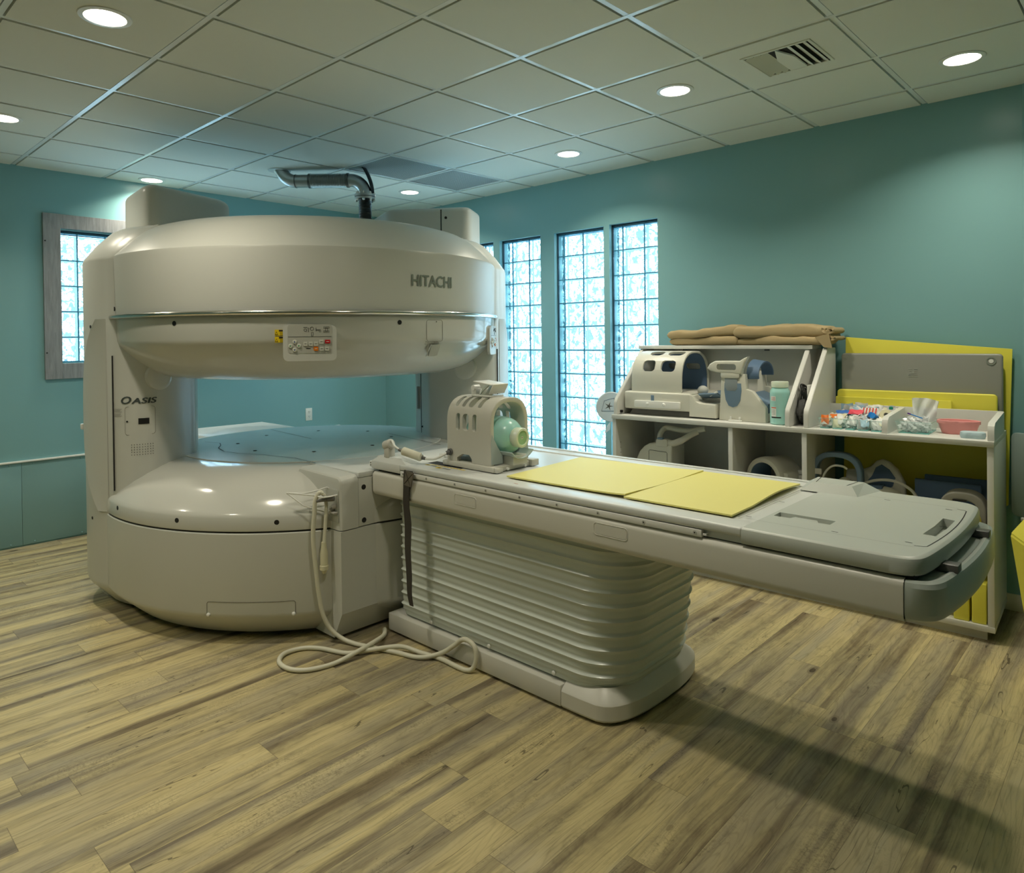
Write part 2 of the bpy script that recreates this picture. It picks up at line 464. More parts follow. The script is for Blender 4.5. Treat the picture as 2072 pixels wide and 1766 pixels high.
struct(MB().box(RX, RX + 0.12, RY, AY, 0, H + 0.05).build('wall_near_side', M['wall'], flat=True))
struct(MB().box(-0.14, RX + 0.12, RY - 0.12, RY, 0, H + 0.05).build('wall_behind', M['wall'], flat=True))

# ceiling: slab, tees, tegular tiles
LIGHTS = {(1, 0), (4, 0), (8, 0), (6, 1), (4, 5), (1, 5)}
b = MB().box(-0.14, RX + 0.12, RY - 0.12, 0.14, H + 0.02, H + 0.08, mi=1)
def inroom(x0, x1, y0, y1):
    return x0 < RX and y0 < 0
xs = [0.0] + [g for g in GX if 0 < g < RX] + [RX]
ys = [0.0] + [g for g in GY if RY < g < 0] + [RY]
tw = 0.012
for g in xs[1:-1]: b.box(g - tw, g + tw, RY, 0, H, H + 0.02, mi=1)
for g in ys[1:-1]: b.box(0, RX, g - tw * 0.98, g + tw * 0.98, H - 0.001, H + 0.02, mi=1)
for i in range(len(xs) - 1):
    for j in range(len(ys) - 1):
        x0, x1, y1, y0 = xs[i], xs[i + 1], ys[j], ys[j + 1]
        gx0 = tw + 0.007 if i else 0.0; gx1 = tw + 0.007 if i < len(xs) - 2 else 0.0
        gy1 = tw + 0.007 if j else 0.0; gy0 = tw + 0.007 if j < len(ys) - 2 else 0.0
        if (i, j) in ((3, 1), (3, 2), (8, 2)): continue
        b.box(x0 + gx0, x1 - gx1, y0 + gy0, y1 - gy1, H - 0.005, H + 0.019, mi=0)
struct(b.build('ceiling', [M['tile'], M['tbar']], flat=True))

# windows
def glass_window(name, axis, edges, z0, z1, zl, face, open0, open1):
    root = empty(name, (0, 0, 0)); root['kind'] = 'structure'
    # everything in wall coordinates: a along wall, d depth into the wall (0 = room face)
    def P(mb, a0, a1, d0, d1, c0, c1, bev=0):
        if axis == 'x': mb.box(a0, a1, d0, d1, c0, c1, bev)
        else: mb.box(-d1, -d0, a0, a1, c0, c1, bev)
    g = MB(); g2 = MB(); g3 = MB(); mo = MB()
    zs = sorted(set([z0] + [z for z in zl if z0 < z < z1] + [z1]))
    mw = 0.0042
    for a in edges[1:-1]: P(mo, a - mw, a + mw, face + 0.006, face + 0.016, z0, z1)
    for z in zs[1:-1]: P(mo, open0, open1, face + 0.0062, face + 0.0158, z - mw, z + mw)
    P(mo, open0, open1, face + 0.012, face + 0.072, z1 - 0.022, z1); P(mo, open0, open1, face + 0.012, face + 0.072, z0, z0 + 0.012)
    for a0, a1 in zip(edges[:-1], edges[1:]):
        for c0, c1 in zip(zs[:-1], zs[1:]):
            if c1 - c0 < 0.04: continue
            if c1 == z1: c1 -= 0.018
            P(g, a0 + mw * 0.6, a1 - mw * 0.6, face, face + 0.010, c0 + mw * 0.6, c1 - mw * 0.6, 0.004)
            i_ = 0.010
            al = a0 + i_ * (a0 != edges[0]); ar = a1 - i_ * (a1 != edges[-1])
            P(g2, al, ar, face + 0.060, face + 0.062, c0 + i_, c1 - i_)
            P(g3, a0, a1, face + 0.060, face + 0.0615, c0, c0 + i_); P(g3, a0, a1, face + 0.060, face + 0.0615, c1 - i_, c1)
            if al > a0: P(g3, a0, al, face + 0.060, face + 0.0615, c0 + i_, c1 - i_)
            if ar < a1: P(g3, ar, a1, face + 0.060, face + 0.0615, c0 + i_, c1 - i_)
    g.build('glass_faces', M['glassrim'], root); g2.build('wavy_glass', M['glassblock'], root); g3.build('block_edges', M['blockrim'], root)
    mo.build('mortar_grid', M['mortar'], root, flat=True)
    e = MB(); P(e, open0, open0 + 0.009, face - 0.006, face + 0.010, z0, z1); P(e, open0, open1, face - 0.004, face + 0.01, z1 - 0.012, z1)
    e.build('edge_gasket', M['gasket'], root, flat=True)
    return root
M['mortar'] = mat('backlit_blue_mortar', S(70, 140, 165), 0.6)  # blue cast of the backlight is put into the mortar's base colour
M['gasket'] = mat('dark_gasket', S(22, 52, 66), 0.5)
ZL = [2.42 - 0.2015 * k for k in range(0, 11)]
glass_window('window_1', 'x', [2.995, 3.087, 3.287, 3.437], 0.35, 2.425, ZL, 0.045, 2.993, 3.437)
glass_window('window_2', 'x', [2.422, 2.487, 2.690, 2.937], 0.35, 2.420, ZL, 0.045, 2.420, 2.937)
glass_window('window_3', 'x', [1.770, 1.881, 2.085, 2.263], 0.35, 2.422, ZL, 0.045, 1.768, 2.263)
glass_window('window_4', 'x', [1.182, 1.330, 1.530, 1.685], 0.35, 2.425, ZL, 0.045, 1.180, 1.685)
w5 = glass_window('window_5', 'y', [-3.092, -2.966, -2.764, -2.562, -2.360, -2.158, -1.956, -1.754, -1.662], 1.37, 2.405, [2.374, 2.173, 1.972, 1.771, 1.570, 1.369], 0.03, -3.094, -1.660)
fr = MB()
fr.box(0.0, 0.022, -3.211, -3.094, 1.246, 2.525, 0.002); fr.box(0.0, 0.022, -1.660, -1.543, 1.246, 2.525, 0.002)
fr.box(0.0, 0.0215, -3.094, -1.660, 2.415, 2.524, 0.002); fr.box(0.0, 0.0215, -3.094, -1.660, 1.247, 1.366, 0.002)
cas = fr.build('window_casing', M['woodgrey'], w5, ang=20); cas['label'] = 'grey woodgrain casing around the glass blocks'
for z in (2.31, 1.45): MB().cyl((0.021, -3.198, z), (0.024, -3.198, z), 0.006, 10).build('casing_screw', M['black'], w5)

# lower wall panels on the left wall
b = MB()
b.box(0.0, 0.010, RY, -3.3735, 0.012, 0.632, 0.001); b.box(0.0, 0.010, -3.3715, -0.6, 0.012, 0.632, 0.001)
for y in (-5.6, -4.9, -4.2, -3.447, -3.296, -2.98):
    for z in (0.616, 0.026): b.sphere((0.0105, y, z), 0.007, (0.6, 1, 1), 10)
struct(b.build('trim_1', M['panelteal'] if 'panelteal' in M else mat('teal_grey_panel', S(126, 164, 166), 0.35), ang=25))
struct(MB().box(0.0, 0.026, RY, -0.6, 0.633, 0.646, 0.003).build('trim_2', M['white']))
struct(MB().box(AX - 5.68, AX, -0.012, 0, 0.0, 0.09, 0.002).build('baseboard_right', M['lam']))

# recessed downlights
LPOS = [
 ((3.094, -3.694), 'large round recessed downlight in the ceiling at the top left of the photo'),
 ((4.313, -1.255), 'round recessed downlight in the ceiling tile beside the square air diffuser'),
 ((5.532, -0.645), 'round recessed downlight in the ceiling at the far right of the air diffuser'),
 ((3.094, -0.645), 'round recessed downlight in the ceiling close to the right wall, above the glass block windows'),
 ((1.265, -0.645), 'small round recessed downlight behind the exhaust pipe, beside the perforated return grilles'),
 ((0.185, -2.475), 'small round recessed downlight against the left wall, above the grey-cased window'),
 ((1.265, -3.694), 'round recessed downlight cut by the left edge of the photo'),
 ((3.094, -5.523), 'round recessed downlight in the far left part of the ceiling, outside the frame'),
 ((4.922, -3.085), 'round recessed downlight over the open floor beside the patient table, outside the frame'),
 ((1.265, -5.523), 'round recessed downlight in the far left corner of the ceiling, outside the frame'),
]
dl0 = empty('ceiling_downlight', (0, 0, 0))
MB().lathe([(0.077, -0.003), (0.079, -0.006), (0.098, -0.004), (0.100, 0.0), (0.100, 0.002), (0.077, 0.002)], 40).build('trim_ring', M['white'], dl0)
MB().lathe([(0, -0.0045), (0.060, -0.0055), (0.0765, -0.004), (0.0765, -0.001), (0, -0.001)], 40).build('lens', M['lens'], dl0)
_al = bpy.data.lights.new('lamp_light', 'AREA'); _al.shape = 'DISK'; _al.size = 0.14; _al.energy = LAMP_W; _al.color = LAMP; _al.spread = math.radians(132)
_ao = bpy.data.objects.new('lamp_light', _al); COL.objects.link(_ao); _ao.parent = dl0; _ao.location = (0, 0, -0.007)
for i, (p, lb) in enumerate(LPOS):
    o = dl0 if i == 0 else copy_tree(dl0)
    o.location = (p[0], p[1], H - 0.0055)
    tag(o, lb, 'ceiling light', 'recessed ceiling downlights')

# perforated return grilles
def grille(x0, y0, label):
    r = empty('return_air_grille', (x0 + TS / 2, y0 + TS / 2, H)); h = TS / 2 - 0.013
    f = MB()
    for a in (1, -1):
        f.box(a * h - 0.018 * (a > 0), a * h + 0.018 * (a < 0), -h, h, -0.007, 0.018, 0.002)
        f.box(-h + 0.018, h - 0.018, a * h - 0.018 * (a > 0), a * h + 0.018 * (a < 0), -0.007, 0.018, 0.002)
    f.build('frame', M['tbar'], r)
    MB().box(-h + 0.018, h - 0.018, -h + 0.018, h - 0.018, -0.002, 0.015).build('perforated_face', M['perf'], r)
    tag(r, label, 'air vent', 'perforated ceiling grilles')
grille(1.5698, -1.560, 'perforated return air grille in the ceiling right behind the exhaust pipe, left one of two')
grille(1.5698, -0.950, 'perforated return air grille in the ceiling, right one of two, nearer the right wall')

# louvred diffuser
r = empty('air_diffuser', (5.2274 - TS / 2, -0.950 - TS / 2, H)); h = TS / 2 - 0.013; q = 0.150
f = MB()
ring = [(-h, -h, h, -q), (-h, q, h, h), (-h, -q, -q, q), (q, -q, h, q)]
for x0, y0, x1, y1 in ring: f.box(x0, x1, y0, y1, -0.008, 0.0)
for a in (-1, 1):
    f.box(a * (q + 0.008) - 0.008, a * (q + 0.008) + 0.008, -q - 0.016, q + 0.016, -0.013, -0.002, 0.003)
    f.box(-q, q, a * (q + 0.008) - 0.008, a * (q + 0.008) + 0.008, -0.013, -0.002, 0.003)
f.build('face_panel', M['tile'], r, flat=True)
MB().box(-q, q, -q, q, 0.0, 0.018).build('dark_throat', M['dark'], r)
for k in range(3):
    for s in (-1, 1):
        x = s * (0.045 + 0.036 * k); lw_ = 0.030 if s > 0 else 0.024; zd_ = 0.0 if s > 0 else 0.003 * k
        v = MB().raw([(x, -q + 0.035 * 0, 0.0), (x, q, 0.0), (x + s * lw_, q, -0.018), (x + s * lw_, -q, -0.018), (x, -q, 0.002), (x, q, 0.002), (x + s * (lw_ + 0.001), q, -0.0165), (x + s * (lw_ + 0.001), -q, -0.0165)],
            [(0, 1, 2, 3), (4, 5, 6, 7), (0, 3, 7, 4), (1, 2, 6, 5), (0, 1, 5, 4), (2, 3, 7, 6)])
        v.build('louver_blade', M['tile'], r, flat=True)
MB().prism([(-0.040, q), (0.040, q), (0.040, -0.02), (0.0, -q), (-0.040, -0.02)], -0.012, -0.004).build('centre_plate', M['tile'], r, flat=True)
tag(r, 'square ceiling air diffuser with angled louvers beside the right-hand downlights', 'air vent')

# wall outlet
o = empty('wall_outlet', (0.0, -0.952, 0.783))
MB().box(0, 0.006, -0.036, 0.036, -0.062, 0.062, 0.003).build('cover_plate', M['white'], o)
for s in (-1, 1):
    t = MB().prism(rrect(0.030, 0.028, 0.009), 0, 0.003, mtx=Matrix.Translation((0.006, 0, s * 0.022)) @ Matrix.Rotation(PI / 2, 4, 'Y')).build('socket', M['white'], o)
    k = MB()
    for y in (-0.006, 0.006): k.box(0.009, 0.0098, y - 0.0012, y + 0.0012, s * 0.022 - 0.001, s * 0.022 + 0.008)
    k.cyl((0.009, 0, s * 0.022 - 0.008), (0.0098, 0, s * 0.022 - 0.008), 0.0025, 8)
    k.build('slots', M['black'], t)
tag(o, 'white duplex wall outlet seen through the scanner opening', 'outlet')

# quench pipe from scanner to ceiling
def pipe_thing():
    PX, PY = 1.700, -1.440
    r = empty('exhaust_pipe', (PX, PY, 2.20))
    def A(x, y, z): return (x - PX, y - PY, z - 2.20)
    R = 0.050
    MB().tube([A(PX, PY, 2.18 + 0.0055 * i) for i in range(82)], 0.046, 20, ridge=0.006).build('corrugated_riser', M['darksteel'], r)
    fl = MB()
    for z0, z1, rr in ((2.618, 2.634, 0.078), (2.639, 2.656, 0.080)): fl.lathe([(0.04, z0), (rr, z0), (rr, z1), (0.04, z1)], 32, c=A(PX, PY, 0))
    f = fl.build('flange', M['steel'], r)
    MB().lathe([(0.04, 2.633), (0.076, 2.633), (0.076, 2.640), (0.04, 2.640)], 32, c=A(PX, PY, 0)).build('gasket', M['black'], f)
    for k in range(8):
        a = 2 * PI * k / 8
        x, y = PX + 0.068 * math.cos(a), PY + 0.068 * math.sin(a)
        bo = MB().cyl(A(x, y, 2.600), A(x, y, 2.676), 0.005, 8)
        bo.cyl(A(x, y, 2.604), A(x, y, 2.617), 0.010, 6); bo.cyl(A(x, y, 2.657), A(x, y, 2.669), 0.010, 6)
        bo.build('bolt', M['chrome'], f)
    # elbow
    d = Vector((-0.74, -0.67, 0)).normalized()
    c0 = Vector((PX, PY, 0))
    ez = 2.770; er = 0.112
    el = [Vector((*c0.xy, 2.656)), Vector((*c0.xy, ez - er))]
    for i in range(1, 10):
        a = PI / 2 * i / 9
        el.append(Vector((*(c0 + d * er * (1 - math.cos(a))).xy, ez - er + er * math.sin(a))))
    p1 = c0 + d * (er + 0.02)
    el.append(Vector((*p1.xy, ez)))
    MB().tube([A(*v) for v in el], R, 24).build('elbow', M['steel'], r)
    n = 52; L = 0.300
    MB().tube([A(*(p1 + d * (L * i / n)).xy, ez) for i in range(n + 1)], R - 0.001, 24, ridge=0.008).build('bellows', M['steel'], r)
    for s_ in (0.0, L):
        c_ = p1 + d * s_
        MB().tube([A(*(c_ - d * 0.008).xy, ez), A(*(c_ + d * 0.008).xy, ez)], R + 0.007, 24).build('weld_collar', M['darksteel'], r)
    p2 = p1 + d * L; pl = []
    pl.append(Vector((*p2.xy, ez))); pl.append(Vector((*(p2 + d * 0.11).xy, ez)))
    for i in range(1, 9):
        a = math.radians(62) * i / 8
        pl.append(Vector((*(p2 + d * (0.11 + 0.12 * math.sin(a))).xy, ez + 0.12 * (1 - math.cos(a)))))
    e = pl[-1]; dd = (pl[-1] - pl[-2]).normalized(); k = (H + 0.01 - e.z) / dd.z
    pl.append(e + dd * k)
    MB().tube([A(*v) for v in pl], R, 24).build('upper_elbow', M['steel'], r)
    c_ = p2 + d * 0.11
    MB().tube([A(*(c_ - d * 0.004).xy, ez), A(*(c_ + d * 0.004).xy, ez)], R + 0.003, 24).build('weld_collar', M['darksteel'], r)
    # dark cap strip behind the elbow up to the ceiling
    g = MB()
    s2 = Vector((-d.y, d.x, 0))
    base = c0 - d * 0.052
    def fn(u, v):
        z = 2.665 + (H - 2.665) * u; off = -0.0 + 0.10 * (u ** 2) * 0
        w = 0.02 + 0.035 * u
        cc = base + d * (0.06 * u * u)
        return A(*(cc + s2 * (v - 0.5) * 2 * w - d * 0.02 * math.sin(PI * v)).xy, z)
    g.grid(fn, 14, 6, 0.006)
    g.build('black_sleeve', M['black'], r)
    MB().lathe([(0.051, -0.003), (0.085, -0.003), (0.085, 0.002), (0.051, 0.002)], 30, c=A(*(pl[-1]).xy, H - 0.008)).build('ceiling_collar', M['tbar'], r)
    tag(r, 'bare metal exhaust pipe with ribbed bellows rising from the scanner top to the ceiling', 'pipe')
pipe_thing()
# ================================================================ SCANNER
MC = (2.08, -2.13)
mri = empty('mri_scanner', (MC[0], MC[1], 0))
tag(mri, 'cream open magnetic resonance scanner with two round poles joined by side posts', 'scanner')
AXA = math.radians(65.3)                     # direction of the post axis
def uv(u, v, z=0.0, s=1):                    # post coordinates -> scanner local
    return Vector((s * (u * math.cos(AXA) + v * math.sin(AXA)), s * (u * math.sin(AXA) - v * math.cos(AXA)), z))
RB = 1.25
# ---- base drum
p = MB().lathe([(0, 0.018), (1.10, 0.018), (1.115, 0.022), (1.235, 0.135), (1.246, 0.150), (1.25, 0.165), (1.25, 0.560), (1.247, 0.565), (1.20, 0.566), (0, 0.566)], 160)
base = p.build('base_cover', M['cream'], mri, ang=28)
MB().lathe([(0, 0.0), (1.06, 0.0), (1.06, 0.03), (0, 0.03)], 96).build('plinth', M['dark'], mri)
MB().lathe([(0, 0.55), (1.243, 0.55), (1.243, 0.585), (0, 0.585)], 160).build('seam_gasket', M['dark'], mri)
# ---- lower pole bowl
bowl = [(0, 0.572), (1.24, 0.572), (1.248, 0.575), (1.25, 0.582), (1.247, 0.640), (1.243, 0.652), (1.232, 0.668), (1.195, 0.712), (1.145, 0.755), (1.085, 0.791), (1.02, 0.817), (0.96, 0.832), (0.91, 0.839), (0.86, 0.842), (0, 0.844)]
MB().lathe(bowl, 160).build('lower_pole_cover', M['creamgloss'], mri, ang=22)
dk = MB().lathe([(0, 0.83), (0.835, 0.83), (0.84, 0.8445), (0.835, 0.8475), (0, 0.850)], 128)
deck = dk.build('deck_plate', M['deck'], mri, ang=20)
gr = MB()
def line_on_deck(pts, w=0.0025, z=0.8502):
    P = [Vector((x - MC[0], y - MC[1], z)) for x, y in pts]
    vs = []; fs = []
    for i, q_ in enumerate(P):
        t = (P[min(i + 1, len(P) - 1)] - P[max(i - 1, 0)]).normalized(); n = Vector((-t.y, t.x, 0)) * w
        vs += [q_ + n, q_ - n]
        if i: fs.append((2 * i - 2, 2 * i - 1, 2 * i + 1, 2 * i))
    gr.raw(vs, fs)
for pts in ([(1.56, -2.66), (1.70, -2.62), (1.80, -2.66), (1.90, -2.72), (2.05, -2.755), (2.20, -2.735), (2.36, -2.66), (2.46, -2.64), (2.62, -2.60), (2.86, -2.61)], [(1.3, -2.05), (2.0, -2.12)], [(2.9, -1.74), (2.2, -1.62)]):
    gr = MB(); line_on_deck(pts); gr.build('deck_seam', M['dark'], deck)
for a in range(0, 360, 45):
    x, y = 2.08 + 0.5 * math.cos(math.radians(a + 12)), -2.13 + 0.5 * math.sin(math.radians(a + 12))
    MB().lathe([(0, 0.8500), (0.012, 0.8500), (0.012, 0.8506), (0, 0.8506)], 12, c=(x - MC[0], y - MC[1], 0)).build('deck_plug', M['dark'], deck)
# ---- dock towards the table (front) and at the rear
def dock(sgn, name):
    d = MB()
    y0, y1 = -0.592, 0.592
    def X(v): return v * sgn
    def sec(x_front, z0, z1, bev=0.0, yy0=y0, yy1=y1): d.box(min(X(0.80), X(x_front)), max(X(0.80), X(x_front)), yy0, yy1, z0, z1, bev, 3)
    # lower part: inclined foot
    v = []
    for yy in (y0, y1):
        v += [(X(0.80), yy, 0.02), (X(1.118), yy, 0.02), (X(1.190), yy, 0.155), (X(1.190), yy, 0.5665), (X(0.80), yy, 0.5665)]
    d.raw(v, [(0, 1, 2, 3, 4), (9, 8, 7, 6, 5), (0, 5, 6, 1), (1, 6, 7, 2), (2, 7, 8, 3), (3, 8, 9, 4), (4, 9, 5, 0)])
    o = d.build(name, M['cream'], mri, ang=25)
    t = MB()
    # upper block with large rounded top edge; near corner piece, centre piece
    prof = [(0.80, 0.571)] + [(1.190, 0.571), (1.190, 0.800)] + [(1.155 + 0.035 * math.cos(a), 0.803 + 0.035 * math.sin(a)) for a in [math.radians(x) for x in (20, 45, 70, 90)]] + [(0.80, 0.846)]
    def slab(ya, yb, dx=0.0, bev=0.0):
        b2 = bmesh.new(); A = [b2.verts.new((X(x + (dx if x > 1.1 else 0)), ya, z)) for x, z in prof]; B = [b2.verts.new((X(x + (dx if x > 1.1 else 0)), yb, z)) for x, z in prof]
        n = len(prof)
        b2.faces.new(A); b2.faces.new(B[::-1])
        for i in range(n): b2.faces.new((A[i], B[i], B[(i + 1) % n], A[(i + 1) % n]))
        bmesh.ops.recalc_face_normals(b2, faces=b2.faces[:])
        if bev:
            ed = [e for e in b2.edges if all(abs(v.co.y - ya) < 1e-5 for v in e.verts) and (e.verts[0].co.x * sgn > 0.85 or e.verts[1].co.x * sgn > 0.85) and (e.verts[0].co.z > 0.6 or e.verts[1].co.z > 0.6)]
            bmesh.ops.bevel(b2, geom=ed, offset=bev, segments=3, profile=0.5, affect='EDGES', clamp_overlap=True)
        t._merge(b2)
    slab(-0.592, -0.487, 0, 0.02); t.build('dock_corner_cover', M['cream'], mri, ang=25); t = MB()
    slab(0.592, 0.487, 0, 0.02); t.build('dock_corner_cover', M['cream'], mri, ang=25)
    t2 = MB(); t = t2
    return o
dock(1, 'dock_base')
t = MB()
t.box(0.80, 1.187, -0.4835, 0.4835, 0.572, 0.818, 0.002); t.build('dock_front_panel', M['cream'], mri)
t = MB(); t.box(0.72, 1.189, -0.4835, 0.4835, 0.8195, 0.8465, 0.004); t.build('dock_top_plate', M['tbltop'], mri)
for yy in (-0.452, 0.452):
    for z in (0.769, 0.600): MB().cyl((1.186, yy, z), (1.188, yy, z), 0.0135, 16).build('panel_hole', M['black'], mri)
t = MB()
t.box(-1.43, -0.78, -0.36, 0.36, 0.02, 0.838, 0.03, 3); t.build('rear_dock', M['cream'], mri)

# ---- posts
PANEL = [(1.140, .445), (1.10, .466), (1.07, .478), (1.035, .4845), (1.0, .485), (.965, .475), (.93, .458), (.89, .422), (.85, .375), (.82, .331), (.79, .285), (.765, .235), (.753, .214), (.742, .200), (.736, .180), (.735, .15)]
def post_plan(shrink=0.0):
    half = PANEL[::-1]
    uc, rho = 0.80, 0.545
    lobe = []
    for k in range(-14, 15):
        a = math.radians(47.0 * k / 14)
        lobe.append((uc + rho * math.cos(a), rho * math.sin(a)))
    pts = half + [q for q in lobe[::-1]] + [(u, -v) for u, v in half[::-1]]
    if shrink:
        out = []
        for u, v in pts:
            rr = math.hypot(u, v)
            if rr > 1.0: k = (rr - shrink * min(1, (rr - 1.0) / 0.2)) / rr
            else: k = 1
            out.append((u * k, v * k))
        pts = out
    return pts
PL_ = [0.0]
for _a, _b in zip(PANEL[:-1], PANEL[1:]): PL_.append(PL_[-1] + math.hypot(_b[0] - _a[0], _b[1] - _a[1]))
def panel_pt(s, side, w, z, off=0.0):
    # point on the curved inner cover: w = distance from its outer edge, off = lift off the surface
    w = max(0.0, min(w, PL_[-1] - 1e-4)) if w >= 0 else w
    i = 0
    while i < len(PL_) - 2 and PL_[i + 1] < w: i += 1
    k = (w - PL_[i]) / (PL_[i + 1] - PL_[i])
    A, B = Vector(PANEL[i]), Vector(PANEL[i + 1]); q = A.lerp(B, k); e = (B - A).normalized(); n = Vector((e.y, -e.x))
    if n.y < 0 and i < 4: n = -n
    if n.dot(Vector((-0.3, 1))) < 0: n = -n
    q = q + n * off
    return uv(q.x, q.y * side, z, s)
def loft(mb, layers, s):
    b2 = bmesh.new(); rings = []
    for pts, z in layers: rings.append([b2.verts.new(uv(u, v, z, s)) for u, v in pts])
    n = len(rings[0])
    b2.faces.new(rings[0][::-1]); b2.faces.new(rings[-1])
    for A, B in zip(rings[:-1], rings[1:]):
        for i in range(n): b2.faces.new((A[i], A[(i + 1) % n], B[(i + 1) % n], B[i]))
    bmesh.ops.recalc_face_normals(b2, faces=b2.faces[:])
    mb._merge(b2)
ZB = 2.005; ZT = 2.19
for s, nm in ((1, 'right_post'), (-1, 'left_post')):
    m_ = MB()
    lay = [(post_plan(0.125), 0.018), (post_plan(0.118), 0.022), (post_plan(0.012), 0.135), (post_plan(0.003), 0.152), (post_plan(0), 0.170), (post_plan(0), ZB - 0.02), (post_plan(0.006), ZB), (post_plan(0.07), ZB + 0.085), (post_plan(0.15), ZB + 0.165), (post_plan(0.19), ZT)]
    loft(m_, lay, s)
    po = m_.build(nm, M['cream'], mri, ang=30)
    # dark seam at the outer edge of the inner cover, then a lens shaped strip beside it on the outer shell
    for sv in (1, -1):
        MB().tube([uv(1.143, sv * 0.447, 0.70, s), uv(1.143, sv * 0.447, 1.45, s)], 0.004, 6).build('cover_seam', M['dark'], po)
        st = MB()
        def fn(a, b_, sv=sv, s=s):
            z = 0.575 + (1.655 - 0.575) * a
            w = 8.0 + 21.0 * max(0.0, 1 - (2 * abs(a - 0.5)) ** 2.4)
            an = math.radians(46.0 - w * b_)
            rr = 0.545 + 0.002 + 0.011 * b_
            return uv(0.80 + rr * math.cos(an), sv * rr * math.sin(an), z, s)
        st.grid(fn, 28, 8)
        st.build('side_strip', M['cream'], po, ang=60)
        for (a, z) in ((30, 1.615), (28, 0.52)):
            an = math.radians(a); q_ = uv(0.80 + 0.546 * math.cos(an), sv * 0.546 * math.sin(an), z, s); n_ = uv(math.cos(an), sv * math.sin(an), 0, s)
            MB().cyl(q_ - n_ * 0.004, q_ + n_ * 0.001, 0.009, 14).build('screw_hole', M['black'], po)
# right post rear cover seam and handle recess
po_r = [c for c in mri.children if c.name.startswith('right_post')][0]
po_l = [c for c in mri.children if c.name.startswith('left_post')][0]
def inner_pt(s, v, z, off=0.0):     # point on inner flat/slanted face
    if abs(v) < 0.19: u = 0.735
    elif abs(v) < 0.295: u = 0.735 + (abs(v) - 0.19) / 0.105 * 0.065
    else: u = 0.80 + (abs(v) - 0.295) / 0.173 * 0.145
    return uv(u - off, v, z, s)
e = MB().tube([inner_pt(1, -0.02, z, 0.001) for z in (0.852, 1.31)], 0.0025, 6)
e.build('cover_seam', M['dark'], po_r)
for z in (1.285, 0.90): MB().sphere(inner_pt(1, 0.0 + 0.012, z, 0), 0.008, (1, 1, 1), 10).build('screw_hole', M['black'], po_r)
g = MB(); c0 = inner_pt(1, -0.075, 1.10, 0.0)
pl = [inner_pt(1, -0.075, 1.02), inner_pt(1, -0.075, 1.18)]
b2 = MB(); b2.tube([p_ for p_ in pl], 0.018, 14)
b2.build('grip_recess', mat('grip_grey', (0.30, 0.31, 0.30), 0.4), po_r)
# round covers on the inner sides of the posts, half hidden by the upper pole
for s, po, sd in ((1, po_r, 1), (-1, po_l, -1)):
    c_ = panel_pt(s, sd, 0.250, 1.33); t1 = (panel_pt(s, sd, 0.27, 1.33) - panel_pt(s, sd, 0.23, 1.33)).normalized()
    n_ = t1.cross(Vector((0, 0, 1)));
    if n_.dot(Vector((1, 0, 0))) < 0: n_ = -n_
    MB().lathe([(0, 0.016), (0.050, 0.016), (0.068, 0.013), (0.079, 0.006), (0.081, -0.03)], 36, mtx=Matrix.Translation(c_) @ n_.to_track_quat('Z', 'Y').to_matrix().to_4x4()).build('round_cover', M['creamgloss'], po)
# ---- upper pole
up = [(0, 1.300), (0.60, 1.300), (0.80, 1.303), (0.90, 1.312), (0.98, 1.332), (1.05, 1.365), (1.11, 1.408), (1.16, 1.457), (1.190, 1.495), (1.200, 1.510), (1.206, 1.530), (1.210, 1.652), (0, 1.652)]
upl = MB().lathe(up, 160).build('upper_pole_lower_cover', M['creamgloss'], mri, ang=24)
MB().lathe([(0, 1.650), (1.202, 1.650), (1.202, 1.668), (0, 1.668)], 160).build('rail_gap', M['dark'], mri)
top = [(0, 1.664), (1.205, 1.664), (1.212, 1.668), (1.216, 1.99), (1.212, 2.003), (1.204, 2.012), (1.13, 2.090), (1.06, 2.150), (1.01, 2.180), (0.95, 2.198), (0.85, 2.208), (0, 2.215)]
MB().lathe(top, 160).build('upper_pole_top_cover', M['cream'], mri, ang=24)
# bumper rail on the camera side
def arcpts(R, a0, a1, z, n=60): return [Vector((R * math.cos(math.radians(a0 + (a1 - a0) * i / n)), R * math.sin(math.radians(a0 + (a1 - a0) * i / n)), z)) for i in range(n + 1)]
rl = MB().tube(arcpts(1.222, -108, 44, 1.664, 100), 0.0125, 14)
for a in (-108, 44):
    rl.sphere((1.222 * math.cos(math.radians(a)), 1.222 * math.sin(math.radians(a)), 1.664), 0.0125, seg=12)
rl.build('bumper_rail', M['chrome'], mri)
def on_r(R, ang, z): return Vector((R * math.cos(math.radians(ang)), R * math.sin(math.radians(ang)), z))
def rad_mtx(R, ang, z):   # local: x = to the right seen from outside, y = up, z = outwards
    a = math.radians(ang); n_ = Vector((math.cos(a), math.sin(a), 0)); t_ = Vector((-math.sin(a), math.cos(a), 0))
    return Matrix(((t_.x, 0, n_.x, R * n_.x), (t_.y, 0, n_.y, R * n_.y), (0, 1, 0, z), (0, 0, 0, 1)))
# screw holes
for a, z, R in ((-93.1, 1.709, 1.216), (-93.8, 1.625, 1.209), (-66.2, 1.617, 1.209), (-10.0, 1.613, 1.209), (-64.6, 0.620, 1.2475), (-40.3, 0.618, 1.2475), (-88, 0.627, 1.247)):
    MB().lathe([(0, 0.0012), (0.0125, 0.0012), (0.0125, -0.004)], 16, mtx=rad_mtx(R, a, z)).build('screw_hole', M['black'], mri)
